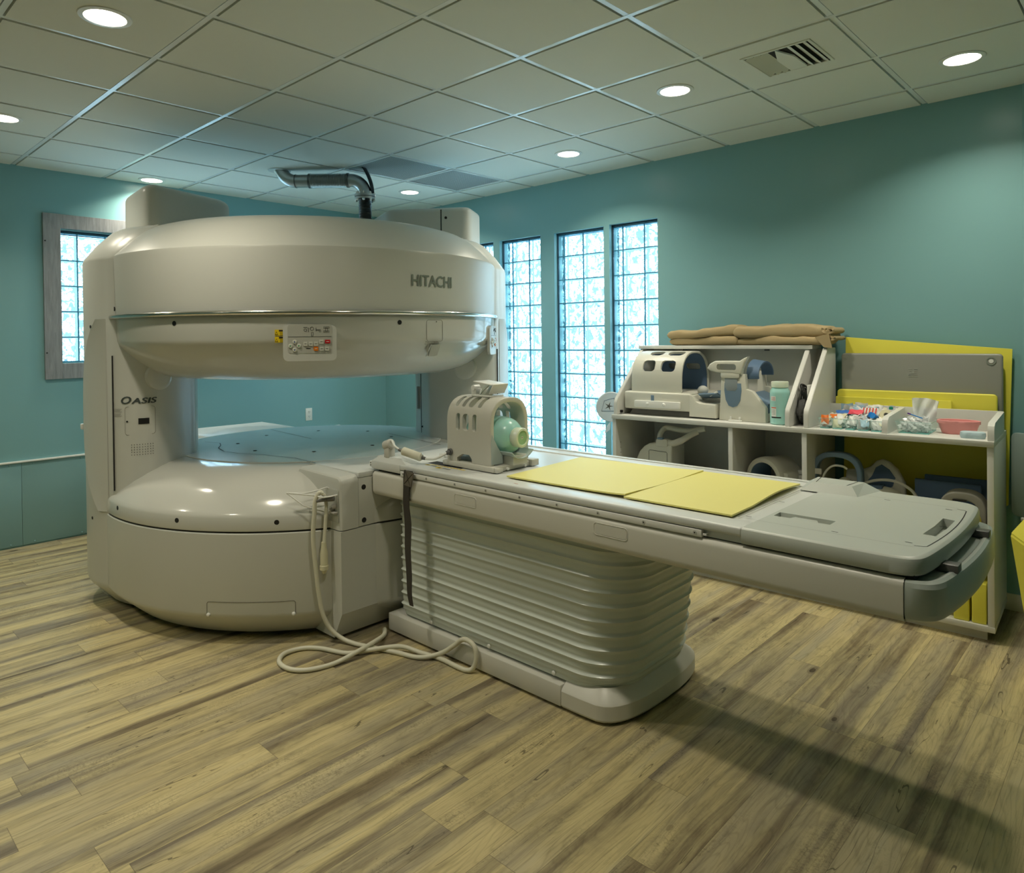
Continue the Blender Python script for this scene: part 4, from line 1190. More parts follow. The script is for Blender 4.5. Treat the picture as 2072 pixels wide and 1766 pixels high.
for (x0, x1, y) in ((3.45, 3.66, -2.215), (3.52, 3.66, -2.08)):
    MB().box(TX(x0), TX(x1), TY(y) - 0.014, TY(y) + 0.014, 0.8985, 0.916, 0.003).build('coil_slide_bar', M['white'], tb)

# yellow mats
def mat_sheet(name, pts, label, curl=None):
    c = Vector((sum(p[0] for p in pts) / 4, sum(p[1] for p in pts) / 4, 0.9050))
    o = empty(name, c); bpy.data.objects.remove(o)
    P = [Vector((*p, 0)) for p in pts]
    def base(u, v):
        a = P[0].lerp(P[1], u); b_ = P[3].lerp(P[2], u); q_ = a.lerp(b_, v)
        z = curl(u, v) if curl else 0
        return q_ - Vector((c.x, c.y, 0)) + Vector((0, 0, z))
    mb = MB(); b2 = bmesh.new(); nu, nv = 30, 24
    T = [[b2.verts.new(base(i / nu, j / nv) + Vector((0, 0, 0.0062))) for j in range(nv + 1)] for i in range(nu + 1)]
    B = [[b2.verts.new(base(i / nu, j / nv)) for j in range(nv + 1)] for i in range(nu + 1)]
    for i in range(nu):
        for j in range(nv):
            b2.faces.new((T[i][j], T[i + 1][j], T[i + 1][j + 1], T[i][j + 1])); b2.faces.new((B[i][j], B[i][j + 1], B[i + 1][j + 1], B[i + 1][j]))
    for i in range(nu):
        b2.faces.new((B[i][0], B[i + 1][0], T[i + 1][0], T[i][0])); b2.faces.new((B[i + 1][nv], B[i][nv], T[i][nv], T[i + 1][nv]))
    for j in range(nv):
        b2.faces.new((B[0][j + 1], B[0][j], T[0][j], T[0][j + 1])); b2.faces.new((B[nu][j], B[nu][j + 1], T[nu][j + 1], T[nu][j]))
    mb._merge(b2); o = mb.build(name, M['mat'], ang=50, loc=c)
    tag(o, label, 'mat', 'thin yellow mats on the table'); return o
mat_sheet('table_mat', [(4.128, -2.424), (4.742, -2.412), (4.742, -1.789), (4.084, -1.830)], 'thin pale yellow mat on the table, the one next to the head coil',
          lambda u, v: 0.0008 + 0.006 * u ** 8 * abs(math.cos(PI * v)) ** 3)
mat_sheet('table_mat', [(4.746, -2.428), (5.180, -2.424), (5.164, -1.775), (4.742, -1.781)], 'thin pale yellow mat on the table, the one next to the grey foot panel',
          lambda u, v: 0.0008 + 0.011 * u ** 6 * max(0, math.sin(PI * (v * 1.25 - 0.30))) ** 1.5)

# black strap hanging from the rail
SW = [(3.588, 0.886, 0.032), (3.585, 0.850, 0.030), (3.575, 0.800, 0.022), (3.567, 0.72, 0.022), (3.575, 0.62, 0.024), (3.572, 0.50, 0.021), (3.585, 0.38, 0.019), (3.590, 0.29, 0.016), (3.602, 0.235, 0.013)]
sc0 = empty('restraint_strap', (3.588, -2.548, 0.86))
P = smooth_path([(x - 3.588, -0.004 * math.sin(i * 1.1) - 0.0, z - 0.86) for i, (x, z, w) in enumerate(SW)], 6)
Wd = []
for i in range(len(SW) - 1):
    for k in range(6): Wd.append(SW[i][2] * (1 - k / 6) + SW[i + 1][2] * k / 6)
Wd.append(SW[-1][2])
b2 = bmesh.new(); rows = []
for q_, w in zip(P, Wd):
    rows.append([b2.verts.new(q_ + Vector((dx * w, dy, 0))) for dx, dy in ((-1, 0), (1, 0), (1, 0.004), (-1, 0.004))])
for A, B in zip(rows[:-1], rows[1:]):
    for i in range(4): b2.faces.new((A[i], A[(i + 1) % 4], B[(i + 1) % 4], B[i]))
b2.faces.new(rows[0]); b2.faces.new(rows[-1][::-1])
bmesh.ops.recalc_face_normals(b2, faces=b2.faces[:])
mb = MB(); mb._merge(b2); M['strap'] = mat('strap_webbing', S(62, 58, 52), 0.8, bump=(700, 0.3)); mb.build('strap_band', M['strap'], sc0)
mb = MB().raw([(-0.030, -0.005, -0.045), (0.024, -0.005, -0.050), (0.044, -0.005, 0.020), (-0.012, -0.005, 0.026), (-0.030, 0.001, -0.045), (0.024, 0.001, -0.050), (0.044, 0.001, 0.020), (-0.012, 0.001, 0.026)],
    [(0, 1, 2, 3), (4, 7, 6, 5), (0, 4, 5, 1), (1, 5, 6, 2), (2, 6, 7, 3), (3, 7, 4, 0)])
pa = mb.build('stitched_loop', mat('strap_loop', S(104, 98, 86), 0.85, bump=(700, 0.3)), sc0)
mb = MB(); mb.tube([(-0.026, -0.006, -0.040), (0.040, -0.006, 0.016)], 0.001, 4); mb.tube([(0.020, -0.006, -0.044), (-0.010, -0.006, 0.020)], 0.001, 4); mb.build('stitching', M['strap'], pa)
tag(sc0, 'dark grey webbing strap hanging from the table rail in front of the bellows', 'strap')

# ---- head coil
hc = empty('head_coil', (3.822, -2.24, 0.9015))
def arch_sec(hw, top, n=18, dz=0.0, sq=2.6):
    # inverted U, straight legs then superellipse cap
    pts = [(-hw, dz)]
    zc = top - hw * 1.02
    for i in range(n + 1):
        a = PI - PI * i / n
        c = math.cos(a); s_ = math.sin(a)
        pts.append((hw * (abs(c) ** (2 / sq)) * (1 if c > 0 else -1), zc + (top - zc) * (abs(s_) ** (2 / sq))))
    pts.append((hw, dz))
    return pts
def arch(mb, x0, x1, hwo, topo, hwi, topi, z0, bev=0.006, shear=0.0):
    O = arch_sec(hwo, topo, 18, z0); I = arch_sec(hwi, topi, 18, z0)
    b2 = bmesh.new()
    def ring(x, S_): return [b2.verts.new((x, y, z)) for y, z in S_]
    a, b_, c, d = ring(x0, O), ring(x1, O), ring(x0, I), ring(x1, I)
    n = len(O)
    for i in range(n - 1):
        b2.faces.new((a[i], a[i + 1], b_[i + 1], b_[i])); b2.faces.new((c[i + 1], c[i], d[i], d[i + 1]))
        b2.faces.new((b_[i], b_[i + 1], d[i + 1], d[i])); b2.faces.new((a[i + 1], a[i], c[i], c[i + 1]))
    for i in (0, n - 1): b2.faces.new((a[i], b_[i], d[i], c[i]) if i == 0 else (a[i], c[i], d[i], b_[i]))
    bmesh.ops.recalc_face_normals(b2, faces=b2.faces[:])
    if bev:
        ed = [e for e in b2.edges if e.calc_face_angle(0) > 1.2 and e.verts[0].co.z > z0 + 0.001 or (e.calc_face_angle(0) > 1.2 and e.verts[1].co.z > z0 + 0.001)]
        bmesh.ops.bevel(b2, geom=ed, offset=bev, segments=3, profile=0.5, affect='EDGES', clamp_overlap=True)
    mb._merge(b2)
M['coil'] = mat('coil_putty_plastic', (0.56, 0.55, 0.49), 0.38)
M['coilin'] = mat('coil_inner_grey', (0.36, 0.42, 0.44), 0.45)
mb = MB(); arch(mb, -0.148, 0.155, 0.132, 0.338, 0.106, 0.314, 0.026)
shell = mb.build('coil_shell', M['coil'], hc, ang=32)
cu = MB()
for x, w in ((-0.068, 0.028), (-0.014, 0.044), (0.046, 0.028)):
    for s_ in (-1, 1): cu.prism(rrect(w, 0.082, min(w, 0.05) * 0.42), -0.03, 0.03, mtx=Matrix.Translation((x, s_ * 0.125, 0.218)) @ Matrix.Rotation(PI / 2, 4, 'X'))
for x, w in ((-0.094, 0.026), (-0.046, 0.024), (0.006, 0.042), (0.064, 0.026)):
    for s_ in (-1, 1): cu.prism(rrect(w, 0.078, min(w, 0.05) * 0.42), -0.05, 0.05, mtx=Matrix.Translation((x, s_ * 0.084, 0.316)) @ Matrix.Rotation(s_ * -0.75, 4, 'X'))
cu.prism([(-0.075, -0.02), (0.028, -0.02), (0.028, 0.022), (0.010, 0.040), (-0.040, 0.040), (-0.075, 0.020)], -0.2, 0.2, mtx=Matrix.Translation((0, 0, 0.024)) @ Matrix.Rotation(PI / 2, 4, 'X'))
bool_diff(shell, cu)
mb = MB().box(-0.150, 0.152, -0.092, 0.092, 0.026, 0.045, 0.003); mb.build('coil_floor', M['coilin'], hc)
# front facing plate pieces in blue grey
mb = MB()
for s_ in (-1, 1):
    mb.raw([(0.1565, s_ * 0.127, 0.030), (0.1565, s_ * 0.052, 0.030), (0.1565, s_ * 0.052, 0.065), (0.1565, s_ * 0.085, 0.110), (0.1565, s_ * 0.123, 0.17), (0.1565, s_ * 0.129, 0.13),
            (0.132, s_ * 0.127, 0.030), (0.132, s_ * 0.052, 0.030), (0.132, s_ * 0.052, 0.065), (0.132, s_ * 0.085, 0.110), (0.132, s_ * 0.123, 0.17), (0.132, s_ * 0.129, 0.13)],
           [(0, 1, 2, 3, 4, 5), (11, 10, 9, 8, 7, 6)] + [(i, (i + 1) % 6, 6 + (i + 1) % 6, 6 + i) for i in range(6)])
mb.build('coil_front_plate', M['coilin'], hc)
# tray
mb = MB().box(-0.165, 0.190, -0.148, 0.155, 0.0, 0.0255, 0.006)
mb.build('coil_tray', M['coil'], hc)
mb = MB()
for y in (-0.06, 0.06): mb.cyl((0.1855, y, 0.010), (0.200, y, 0.010), 0.007, 12)
mb.build('tray_pegs', M['white'], hc)
MB().box(0.12, 0.205, 0.10, 0.152, 0.0, 0.032, 0.004).build('tray_lug', M['coil'], hc); MB().box(0.15, 0.205, -0.142, -0.10, 0.0, 0.022, 0.004).build('tray_lug', M['coil'], hc)
# mirror unit on top
mr = MB()
mr.box(-0.055, 0.075, -0.050, 0.045, 0.336, 0.344, 0.002)
mr.build('mirror_rail', M['white'], hc)
fr_ = MB(); tl = Matrix.Translation((0.015, -0.005, 0.372)) @ Matrix.Rotation(math.radians(-24), 4, 'Y')
fr_.box(-0.060, 0.065, -0.055, 0.055, 0.024, 0.030, 0.002, mtx=Matrix.Translation((0.02, 0, 0.376)) @ Matrix.Rotation(math.radians(6), 4, 'Y'))
fr_.box(-0.006, 0.0, -0.052, 0.052, -0.024, 0.030, 0.001, mtx=Matrix.Translation((0.085, 0, 0.372)) @ Matrix.Rotation(math.radians(30), 4, 'Y'))
fr_.build('mirror_hood', M['white'], hc)
mi_ = MB().box(-0.058, 0.052, -0.050, 0.050, 0.0, 0.004, 0.001, mtx=Matrix.Translation((0.015, -0.002, 0.360)) @ Matrix.Rotation(math.radians(35), 4, 'X'))
mi_.build('mirror', mat('mirror_glass', (0.80, 0.84, 0.82), 0.04, 1.0), hc)
MB().cyl((-0.075, -0.02, 0.375), (-0.075, 0.02, 0.375), 0.014, 14).box(-0.090, -0.055, -0.018, 0.018, 0.340, 0.372, 0.003).build('mirror_hinge', M['white'], hc)
# cable gland and cable to the connector
MB().cyl((-0.120, -0.118, 0.070), (-0.120, -0.142, 0.066), 0.016, 16).cyl((-0.120, -0.140, 0.066), (-0.128, -0.155, 0.062), 0.012, 16, 0.010).build('cable_gland', mat('gland_grey', (0.12, 0.12, 0.12), 0.5), hc)
def HC(x, y, z): return Vector((x - 3.815, y + 2.24, z - 0.9015))
cab = MB().tube(smooth_path([HC(3.688, -2.392, 0.965), HC(3.678, -2.415, 0.952), HC(3.655, -2.440, 0.938), HC(3.625, -2.452, 0.935), HC(3.605, -2.462, 0.936)], 6), 0.0062, 10)
cab.tube(smooth_path([HC(3.478, -2.520, 0.975), HC(3.455, -2.528, 0.990), HC(3.425, -2.520, 1.008), HC(3.400, -2.505, 1.010), HC(3.385, -2.498, 1.004)], 6), 0.0055, 10)
cab.build('coil_cable', M['white'], hc)
mb = MB(); mb.cyl(HC(3.492, -2.512, 0.970), HC(3.590, -2.468, 0.940), 0.021, 20, bev=0.006)
ib = mb.build('inline_box', mat('ivory_plastic', (0.66, 0.64, 0.52), 0.35), hc)
MB().cyl(HC(3.592, -2.467, 0.939), HC(3.608, -2.460, 0.936), 0.0095, 12, 0.0075).cyl(HC(3.490, -2.513, 0.970), HC(3.474, -2.520, 0.975), 0.0095, 12, 0.0075).build('cable_boots', M['clampgrey'], ib)
mb = MB(); mb.cyl(HC(3.338, -2.500, 0.978), HC(3.392, -2.500, 0.995), 0.025, 18, bev=0.006); mb.box(*[v_ for v_ in (3.348 - 3.815, 3.388 - 3.815, -0.278, -0.236, 0.922 - 0.9015, 0.975 - 0.9015)], 0.004)
mb.build('coil_plug', M['coil'], hc)
tag(hc, 'arched putty-coloured head coil with slots and small mirror, standing on the table', 'head coil')

# phantom
ph = empty('bottle_phantom', (3.905, -2.235, 1.052))
M['mint'] = mat('mint_plastic', S(165, 215, 208), 0.26, trans=0.0, sss=0.15)
M['milk'] = mat('milky_plastic', S(214, 226, 206), 0.3, sss=0.2)
rot = Matrix.Rotation(PI / 2, 4, 'Y')
MB().lathe([(0, -0.175), (0.065, -0.170), (0.088, -0.150), (0.094, -0.120), (0.094, -0.01), (0.093, 0.02), (0.090, 0.045), (0.083, 0.068), (0.070, 0.088), (0.054, 0.102), (0.040, 0.108), (0, 0.108)], 48, mtx=rot).build('bottle', M['mint'], ph)
cp_ = MB().lathe([(0, 0.106), (0.044, 0.106), (0.047, 0.110), (0.047, 0.146), (0.044, 0.151), (0.035, 0.152), (0.033, 0.146), (0, 0.145)], 40, mtx=rot).build('cap', M['milk'], ph)
MB().lathe([(0, 0.1455), (0.032, 0.1455), (0.032, 0.1465), (0, 0.1465)], 30, mtx=rot).build('cap_face', mat('cap_green', S(150, 190, 150), 0.4), cp_)
mb = MB().box(0.1466, 0.1470, -0.007, 0.005, -0.005, 0.006); st = mb.build('cap_sticker', M['white'], cp_)
MB().box(0.1470, 0.1472, -0.004, -0.001, -0.003, 0.004).box(0.1470, 0.1472, 0.001, 0.003, 0.0, 0.003).build('sticker_marks', M['black'], st)
tag(ph, 'mint green bottle with a milky cap lying inside the head coil on the table', 'bottle')
cr_ = empty('bottle_cradle', (4.0, -2.235, 0.9257))
mb = MB().box(-0.045, 0.040, -0.050, 0.050, 0.0, 0.045, 0.006)
mb.build('cradle_block', M['coil'], cr_)
def fn(u, v):
    a = math.radians(-140 + 100 * v); return Vector((-0.055 + 0.11 * u, 0.098 * math.cos(a), 0.1265 + 0.098 * math.sin(a)))
MB().grid(fn, 6, 16, 0.004).build('cradle_saddle', mat('saddle_grey', (0.42, 0.50, 0.50), 0.35), cr_)
tag(cr_, 'small putty-coloured cradle with a grey saddle under the mint green bottle', 'cradle')

# ---- hose of the call bulb
M['hose'] = mat('ivory_hose', (0.72, 0.70, 0.56), 0.42)
hz = empty('call_hose', (3.15, -2.80, 0.0))
def HZ(x, y, z): return Vector((x - 3.15, y + 2.80, z))
ptsL = [(3.186, -2.772, 0.755), (3.181, -2.781, 0.764), (3.174, -2.793, 0.750), (3.168, -2.803, 0.715), (3.166, -2.806, 0.66), (3.162, -2.812, 0.58), (3.163, -2.812, 0.50), (3.169, -2.802, 0.359), (3.174, -2.793, 0.259), (3.183, -2.778, 0.158), (3.202, -2.750, 0.080), (3.245, -2.712, 0.030), (3.31, -2.685, 0.013), (3.396, -2.657, 0.012), (3.544, -2.605, 0.012), (3.674, -2.565, 0.013), (3.755, -2.500, 0.035), (3.830, -2.480, 0.088), (3.880, -2.477, 0.128), (3.925, -2.477, 0.136), (3.965, -2.477, 0.118), (3.975, -2.479, 0.070), (3.962, -2.486, 0.026), (3.935, -2.500, 0.012), (3.880, -2.507, 0.012), (3.760, -2.505, 0.012), (3.640, -2.530, 0.014), (3.540, -2.578, 0.030), (3.437, -2.701, 0.020), (3.374, -2.771, 0.012), (3.237, -2.825, 0.012), (3.168, -2.885, 0.012), (3.155, -2.972, 0.012), (3.219, -3.035, 0.012), (3.317, -3.039, 0.012), (3.39, -2.985, 0.012), (3.425, -2.870, 0.012), (3.440, -2.740, 0.034), (3.405, -2.610, 0.032), (3.340, -2.520, 0.012), (3.288, -2.478, 0.012)]
path = smooth_path([HZ(*p) for p in ptsL], 10)
# resample finely so the rings read
def resample(P, d):
    out = [P[0]]; acc = 0.0
    for a, b_ in zip(P[:-1], P[1:]):
        L = (b_ - a).length
        while acc + L >= d:
            t = (d - acc) / L; a = a.lerp(b_, t); out.append(a.copy()); L = (b_ - a).length; acc = 0.0
        acc += L
    return out
RS = resample(path, 0.0038)
MB().tube(RS, 0.0098, 10, ridge=0.0019).build('ribbed_hose', M['hose'], hz, ang=80)
p2 = smooth_path([HZ(3.186, -2.772, 0.755), HZ(3.193, -2.763, 0.742), HZ(3.196, -2.757, 0.700), HZ(3.194, -2.760, 0.627), HZ(3.189, -2.768, 0.505)], 8)
MB().tube(resample(p2, 0.0038), 0.0080, 10, ridge=0.0017).build('ribbed_tail', M['hose'], hz, ang=80)
MB().lathe([(0, 0.525), (0.012, 0.525), (0.014, 0.495), (0.019, 0.470), (0.019, 0.410), (0.022, 0.408), (0.022, 0.388), (0.014, 0.382), (0.008, 0.366), (0, 0.364)], 20, c=HZ(3.188, -2.769, -0.012)).build('squeeze_bulb', mat('bulb_ivory', (0.66, 0.63, 0.44), 0.35), hz)
tag(hz, 'ribbed ivory hose hung on the wire hook and looping over the floor', 'hose')
hk = empty('wire_hook', (3.17, -2.735, 0.765))
def HK(x, y, z): return Vector((x - 3.17, y + 2.735, z - 0.80))
w_ = MB()
w_.tube(smooth_path([HK(3.248, -2.722, 0.785), HK(3.244, -2.760, 0.783), HK(3.21, -2.790, 0.778), HK(3.165, -2.800, 0.782), HK(3.11, -2.850, 0.790), HK(3.075, -2.905, 0.800)], 8), 0.0042, 8)
w_.tube(smooth_path([HK(3.075, -2.905, 0.800), HK(3.11, -2.83, 0.792), HK(3.14, -2.77, 0.800), HK(3.165, -2.735, 0.812), HK(3.17, -2.722, 0.800)], 8), 0.0036, 8)
w_.tube([HK(3.075, -2.905, 0.800), HK(3.13, -2.845, 0.735), HK(3.185, -2.725, 0.68)], 0.0032, 8)
w_.build('wire_frame', M['white'], hk)
bk = MB().box(-0.025, 0.085, 0.006, 0.0135, -0.155, 0.01, 0.004); bk.build('clear_backplate', clear_material('clear_plastic', (0.85, 0.86, 0.82), 0.35), hk)
MB().cyl((0.075, -0.006, -0.030), (0.050, -0.030, -0.032), 0.014, 14, bev=0.003).cyl((0.050, -0.030, -0.032), (0.008, -0.065, -0.045), 0.012, 14, 0.006).build('black_plug', M['clampgrey'], hk)
MB().cyl((0.070, 0.006, -0.070), (0.060, -0.012, -0.075), 0.012, 12).cyl((0.05, 0.006, -0.085), (0.045, -0.014, -0.095), 0.010, 12).box(0.035, 0.085, -0.016, 0.006, -0.108, -0.098, 0.003).build('clip_socket', mat('clip_grey', (0.40, 0.38, 0.34), 0.2), hk)
tag(hk, 'white wire hook with a black plug in the corner between bowl and dock', 'hook')
# ================================================================ STORAGE CABINET (local frame: x to the right, y towards the wall)
CA = 0.048
CO = Vector((3.485, -0.690, 0))
CE = Vector((math.cos(CA), math.sin(CA), 0)); CN = Vector((-math.sin(CA), math.cos(CA), 0))
def CW(x, y, z): return CO + CE * x + CN * y + Vector((0, 0, z))
def croot(name, x, y, z): return empty(name, CW(x, y, z), CA)
cab = croot('storage_cabinet', 0, 0, 0)
tag(cab, 'long off-white storage cabinet with a sloped hutch along the right wall', 'cabinet')
ZS = 0.990; TH = 0.028; DP = 0.548
def board(name, x0, x1, y0, y1, z0, z1, m=None, bev=0.0015): return MB().box(x0, x1, y0, y1, z0, z1, bev).build(name, m or M['lam'], cab)
board('bottom_board', 0.0, 2.162, 0.0, DP, 0.055, 0.083)
board('toe_kick', 0.05, 2.125, 0.045, 0.063, 0.0, 0.055)
board('toe_kick', 0.05, 2.125, 0.45, 0.468, 0.0, 0.055)
for x in (0.0, 0.823, 1.257, 2.132): board('upright', x, x + TH, 0.002, DP, 0.083, ZS - TH)
board('worktop', -0.002, 2.162, -0.006, DP, ZS - TH, ZS)
for x0, x1 in ((0.028, 0.823), (0.851, 1.257), (1.285, 2.132)): board('inner_shelf', x0, x1, 0.02, DP - 0.01, 0.500, 0.520)
M['backdark'] = mat('back_panel_grey', (0.40, 0.41, 0.38), 0.5)
board('back_panel', 0.0, 1.285, DP - 0.012, DP, 0.083, 1.43, M['lam'])
# hutch sides: sloping front edge
def side(name, x, z1, yb, yt, r=0.05, depth=DP):
    pts = [(0.012, ZS), (0.012, ZS + 0.075), (0.022, ZS + 0.105), (yt - 0.02, z1 - 0.02), (yt, z1), (depth, z1), (depth, ZS)]
    b2 = bmesh.new(); A = [b2.verts.new((x, y, z)) for y, z in pts]; B = [b2.verts.new((x + TH, y, z)) for y, z in pts]
    b2.faces.new(A); b2.faces.new(B[::-1]); n = len(pts)
    for i in range(n): b2.faces.new((A[i], B[i], B[(i + 1) % n], A[(i + 1) % n]))
    bmesh.ops.recalc_face_normals(b2, faces=b2.faces[:])
    bmesh.ops.bevel(b2, geom=b2.edges[:], offset=0.003, segments=2, affect='EDGES', clamp_overlap=True)
    mb = MB(); mb._merge(b2); return mb.build(name, M['lam'], cab)
side('hutch_side', 0.004, 1.432, 0, 0.385); side('hutch_side', 1.160, 1.432, 0, 0.385); side('hutch_divider', 1.264, 1.440, 0, 0.385)
board('hutch_top', -0.004, 1.206, 0.372, DP, 1.432, 1.456)
def lowside(name, x, z1, depth):
    pts = [(0.008, ZS), (0.008, z1 - 0.045), (0.020, z1 - 0.022), (0.045, z1 - 0.008), (depth, z1 + 0.012), (depth, ZS)]
    b2 = bmesh.new(); A = [b2.verts.new((x, y, z)) for y, z in pts]; B = [b2.verts.new((x + TH, y, z)) for y, z in pts]
    b2.faces.new(A); b2.faces.new(B[::-1]); n = len(pts)
    for i in range(n): b2.faces.new((A[i], B[i], B[(i + 1) % n], A[(i + 1) % n]))
    bmesh.ops.recalc_face_normals(b2, faces=b2.faces[:])
    mb = MB(); mb._merge(b2); return mb.build(name, M['lam'], cab)
lowside('low_divider', 1.668, 1.085, 0.425); lowside('low_side', 2.134, 1.085, 0.445)
board('back_rail', 1.292, 2.160, 0.425, 0.445, ZS, 1.100)
MB().box(0.030, 0.046, 0.05, 0.068, 1.000, 1.018, 0.001).build('cable_grommet', M['black'], cab)
for k in range(6): MB().cyl((0.0285, 0.06, 0.62 + 0.035 * k), (0.0295, 0.06, 0.62 + 0.035 * k), 0.003, 8).build('shelf_pin_hole', M['black'], cab)
for x in (0.30, 0.90): MB().box(x, x + 0.03, 0.40, 0.415, 1.420, 1.431, 0.001).build('fixing_block', M['clampgrey'], cab)

# folded blankets
M['tan'] = mat('tan_blanket', S(178, 158, 122), 0.95, spec=0.1, bump=(260, 0.25), var=0.06)
def slab_cloth(L, D, T, seed, z0, droop=0.0, tilt=0.0, fold='L'):
    rnd = random.Random(seed); ph = [rnd.uniform(0, 6) for _ in range(8)]
    mb = MB(); nu, nv = 44, 28
    def fn(u, v):
        a = 2 * PI * v; x = L * (u - 0.5)
        e = min(u, 1 - u) / 0.05; sq = min(1, max(0.0, e)) ** 0.45 if e < 1 else 1
        c, s_ = math.cos(a), math.sin(a)
        yy = D / 2 * (abs(c) ** 0.45) * (1 if c > 0 else -1)
        zz = T / 2 * (abs(s_) ** 0.55) * (1 if s_ > 0 else -1)
        wob = 0.006 * math.sin(7 * x + ph[0]) + 0.004 * math.sin(15 * x + 6 * yy + ph[1]) + 0.003 * math.sin(33 * x - 9 * yy + ph[2]) + 0.0015 * math.sin(70 * x + 20 * zz + ph[3])
        yw = 0.008 * math.sin(9 * x + ph[4]) + 0.004 * math.sin(24 * x + ph[5])
        return Vector((x, yy * (0.9 + 0.1 * sq) + (yw if c < 0 else 0), z0 + T / 2 + zz * (0.25 + 0.75 * sq) + (wob if s_ > 0.1 else 0) + tilt * (u - 0.5)))
    mb.grid(fn, nu, nv)
    b = mb.bm
    bmesh.ops.remove_doubles(b, verts=b.verts[:], dist=1e-5)
    bmesh.ops.holes_fill(b, edges=[e for e in b.edges if len(e.link_faces) == 1])
    bmesh.ops.recalc_face_normals(b, faces=b.faces[:])
    return mb
tw_ = croot('folded_blanket', 0.485, 0.470, 1.456)
slab_cloth(0.500, 0.20, 0.060, 1, 0.0).build('lower_fold', M['tan'], tw_, ang=60)
slab_cloth(0.525, 0.21, 0.066, 2, 0.053, tilt=0.026).build('upper_fold', M['tan'], tw_, ang=60)
tag(tw_, 'folded tan blanket on the hutch, the left one of two', 'blanket', 'tan blankets on the hutch')
tw2 = croot('folded_blanket', 1.005, 0.475, 1.456)
slab_cloth(0.590, 0.21, 0.055, 3, 0.0).build('lower_fold', M['tan'], tw2, ang=60)
slab_cloth(0.610, 0.22, 0.080, 4, 0.046, tilt=0.0).build('upper_fold', M['tan'], tw2, ang=60)
rm = MB()
def spiral(cx, cz, r0, turns, ph0, n=40):
    P = []
    for i in range(n + 1):
        a = ph0 + turns * 2 * PI * i / n; r = r0 * (1 - 0.75 * i / n)
        P.append((cx + r * 0.9 * math.cos(a), cz + r * 0.55 * math.sin(a)))
    return P
def roll(P, y0, y1, th):
    b2 = bmesh.new(); A = []; 
    for k, yy in enumerate((y0, y0 + 0.01, y1 - 0.01, y1)):
        A.append([b2.verts.new((x, yy + 0.006 * math.sin(i * 0.7), z)) for i, (x, z) in enumerate(P)])
    for R, S_ in zip(A[:-1], A[1:]):
        for i in range(len(P) - 1): b2.faces.new((R[i], R[i + 1], S_[i + 1], S_[i]))
    bmesh.ops.recalc_face_normals(b2, faces=b2.faces[:]); bmesh.ops.solidify(b2, geom=b2.faces[:], thickness=th)
    mb = MB(); mb._merge(b2); return mb
roll(spiral(0.300, 0.092, 0.052, 1.5, 2.6), -0.110, 0.105, 0.013).build('rolled_edge', M['tan'], tw2, ang=70)
roll(spiral(0.315, 0.045, 0.042, 1.25, 1.8), -0.105, 0.105, 0.012).build('rolled_edge', M['tan'], tw2, ang=70)
mb = MB(); mb.raw([(0.22, -0.112, 0.05), (0.30, -0.118, 0.07), (0.315, -0.112, -0.018), (0.27, -0.110, -0.012), (0.22, -0.100, 0.045), (0.30, -0.100, 0.065), (0.315, -0.100, -0.012), (0.27, -0.100, -0.006)], [(0, 1, 2, 3), (7, 6, 5, 4), (0, 4, 5, 1), (1, 5, 6, 2), (2, 6, 7, 3), (3, 7, 4, 0)])
mb.build('hanging_corner', M['tan'], tw2)
tag(tw2, 'folded tan blanket on the hutch, the right one with a rolled end', 'blanket', 'tan blankets on the hutch')

# ---- body coil (dome) on the worktop
M['ivory'] = mat('warm_ivory_plastic', (0.64, 0.63, 0.55), 0.36)
M['blueg'] = mat('blue_grey_pad', S(112, 136, 158), 0.6)
M['bluedk'] = mat('slate_blue_lining', S(84, 108, 136), 0.6)
bc = croot('dome_coil', 0.10, 0.10, ZS)
mb = MB(); arch(mb, -0.005, 0.368, 0.215, 0.430, 0.200, 0.415, 0.155, 0.005)
mb.warp(lambda v: Vector((v.x, v.y + 0.215, v.z)))
dome = mb.build('dome_shell', M['ivory'], bc, ang=30)
cu = MB()
for x, w in ((0.120, 0.092), (0.262, 0.105)):
    cu.prism(rrect(w, 0.080, 0.026), -0.06, 0.06, mtx=Matrix.Translation((x, 0.018, 0.335)) @ Matrix.Rotation(math.radians(74), 4, 'X'))
    cu.prism(rrect(w * 1.1, 0.070, 0.030), -0.06, 0.06, mtx=Matrix.Translation((x + 0.02, 0.110, 0.425)) @ Matrix.Rotation(math.radians(22), 4, 'X'))
    cu.prism(rrect(w, 0.045, 0.018), -0.06, 0.06, mtx=Matrix.Translation((x, 0.425, 0.325)) @ Matrix.Rotation(math.radians(-78), 4, 'X'))
bool_diff(dome, cu)
mb = MB(); arch(mb, 0.005, 0.355, 0.1995, 0.4145, 0.195, 0.410, 0.155, 0.0)
mb.warp(lambda v: Vector((v.x, v.y + 0.215, v.z)))
lin_ = mb.build('dome_lining', M['bluedk'], bc, ang=30)
cu = MB()
for x, w in ((0.120, 0.092), (0.262, 0.105)):
    cu.prism(rrect(w, 0.080, 0.026), -0.06, 0.06, mtx=Matrix.Translation((x, 0.018, 0.335)) @ Matrix.Rotation(math.radians(74), 4, 'X'))
    cu.prism(rrect(w * 1.1, 0.070, 0.030), -0.06, 0.06, mtx=Matrix.Translation((x + 0.02, 0.110, 0.425)) @ Matrix.Rotation(math.radians(22), 4, 'X'))
    cu.prism(rrect(w, 0.045, 0.018), -0.06, 0.06, mtx=Matrix.Translation((x, 0.425, 0.325)) @ Matrix.Rotation(math.radians(-78), 4, 'X'))
bool_diff(lin_, cu)
MB().box(-0.052, 0.440, -0.020, 0.432, 0.040, 0.158, 0.012, 3).build('coil_base', M['ivory'], bc)
mb = MB()
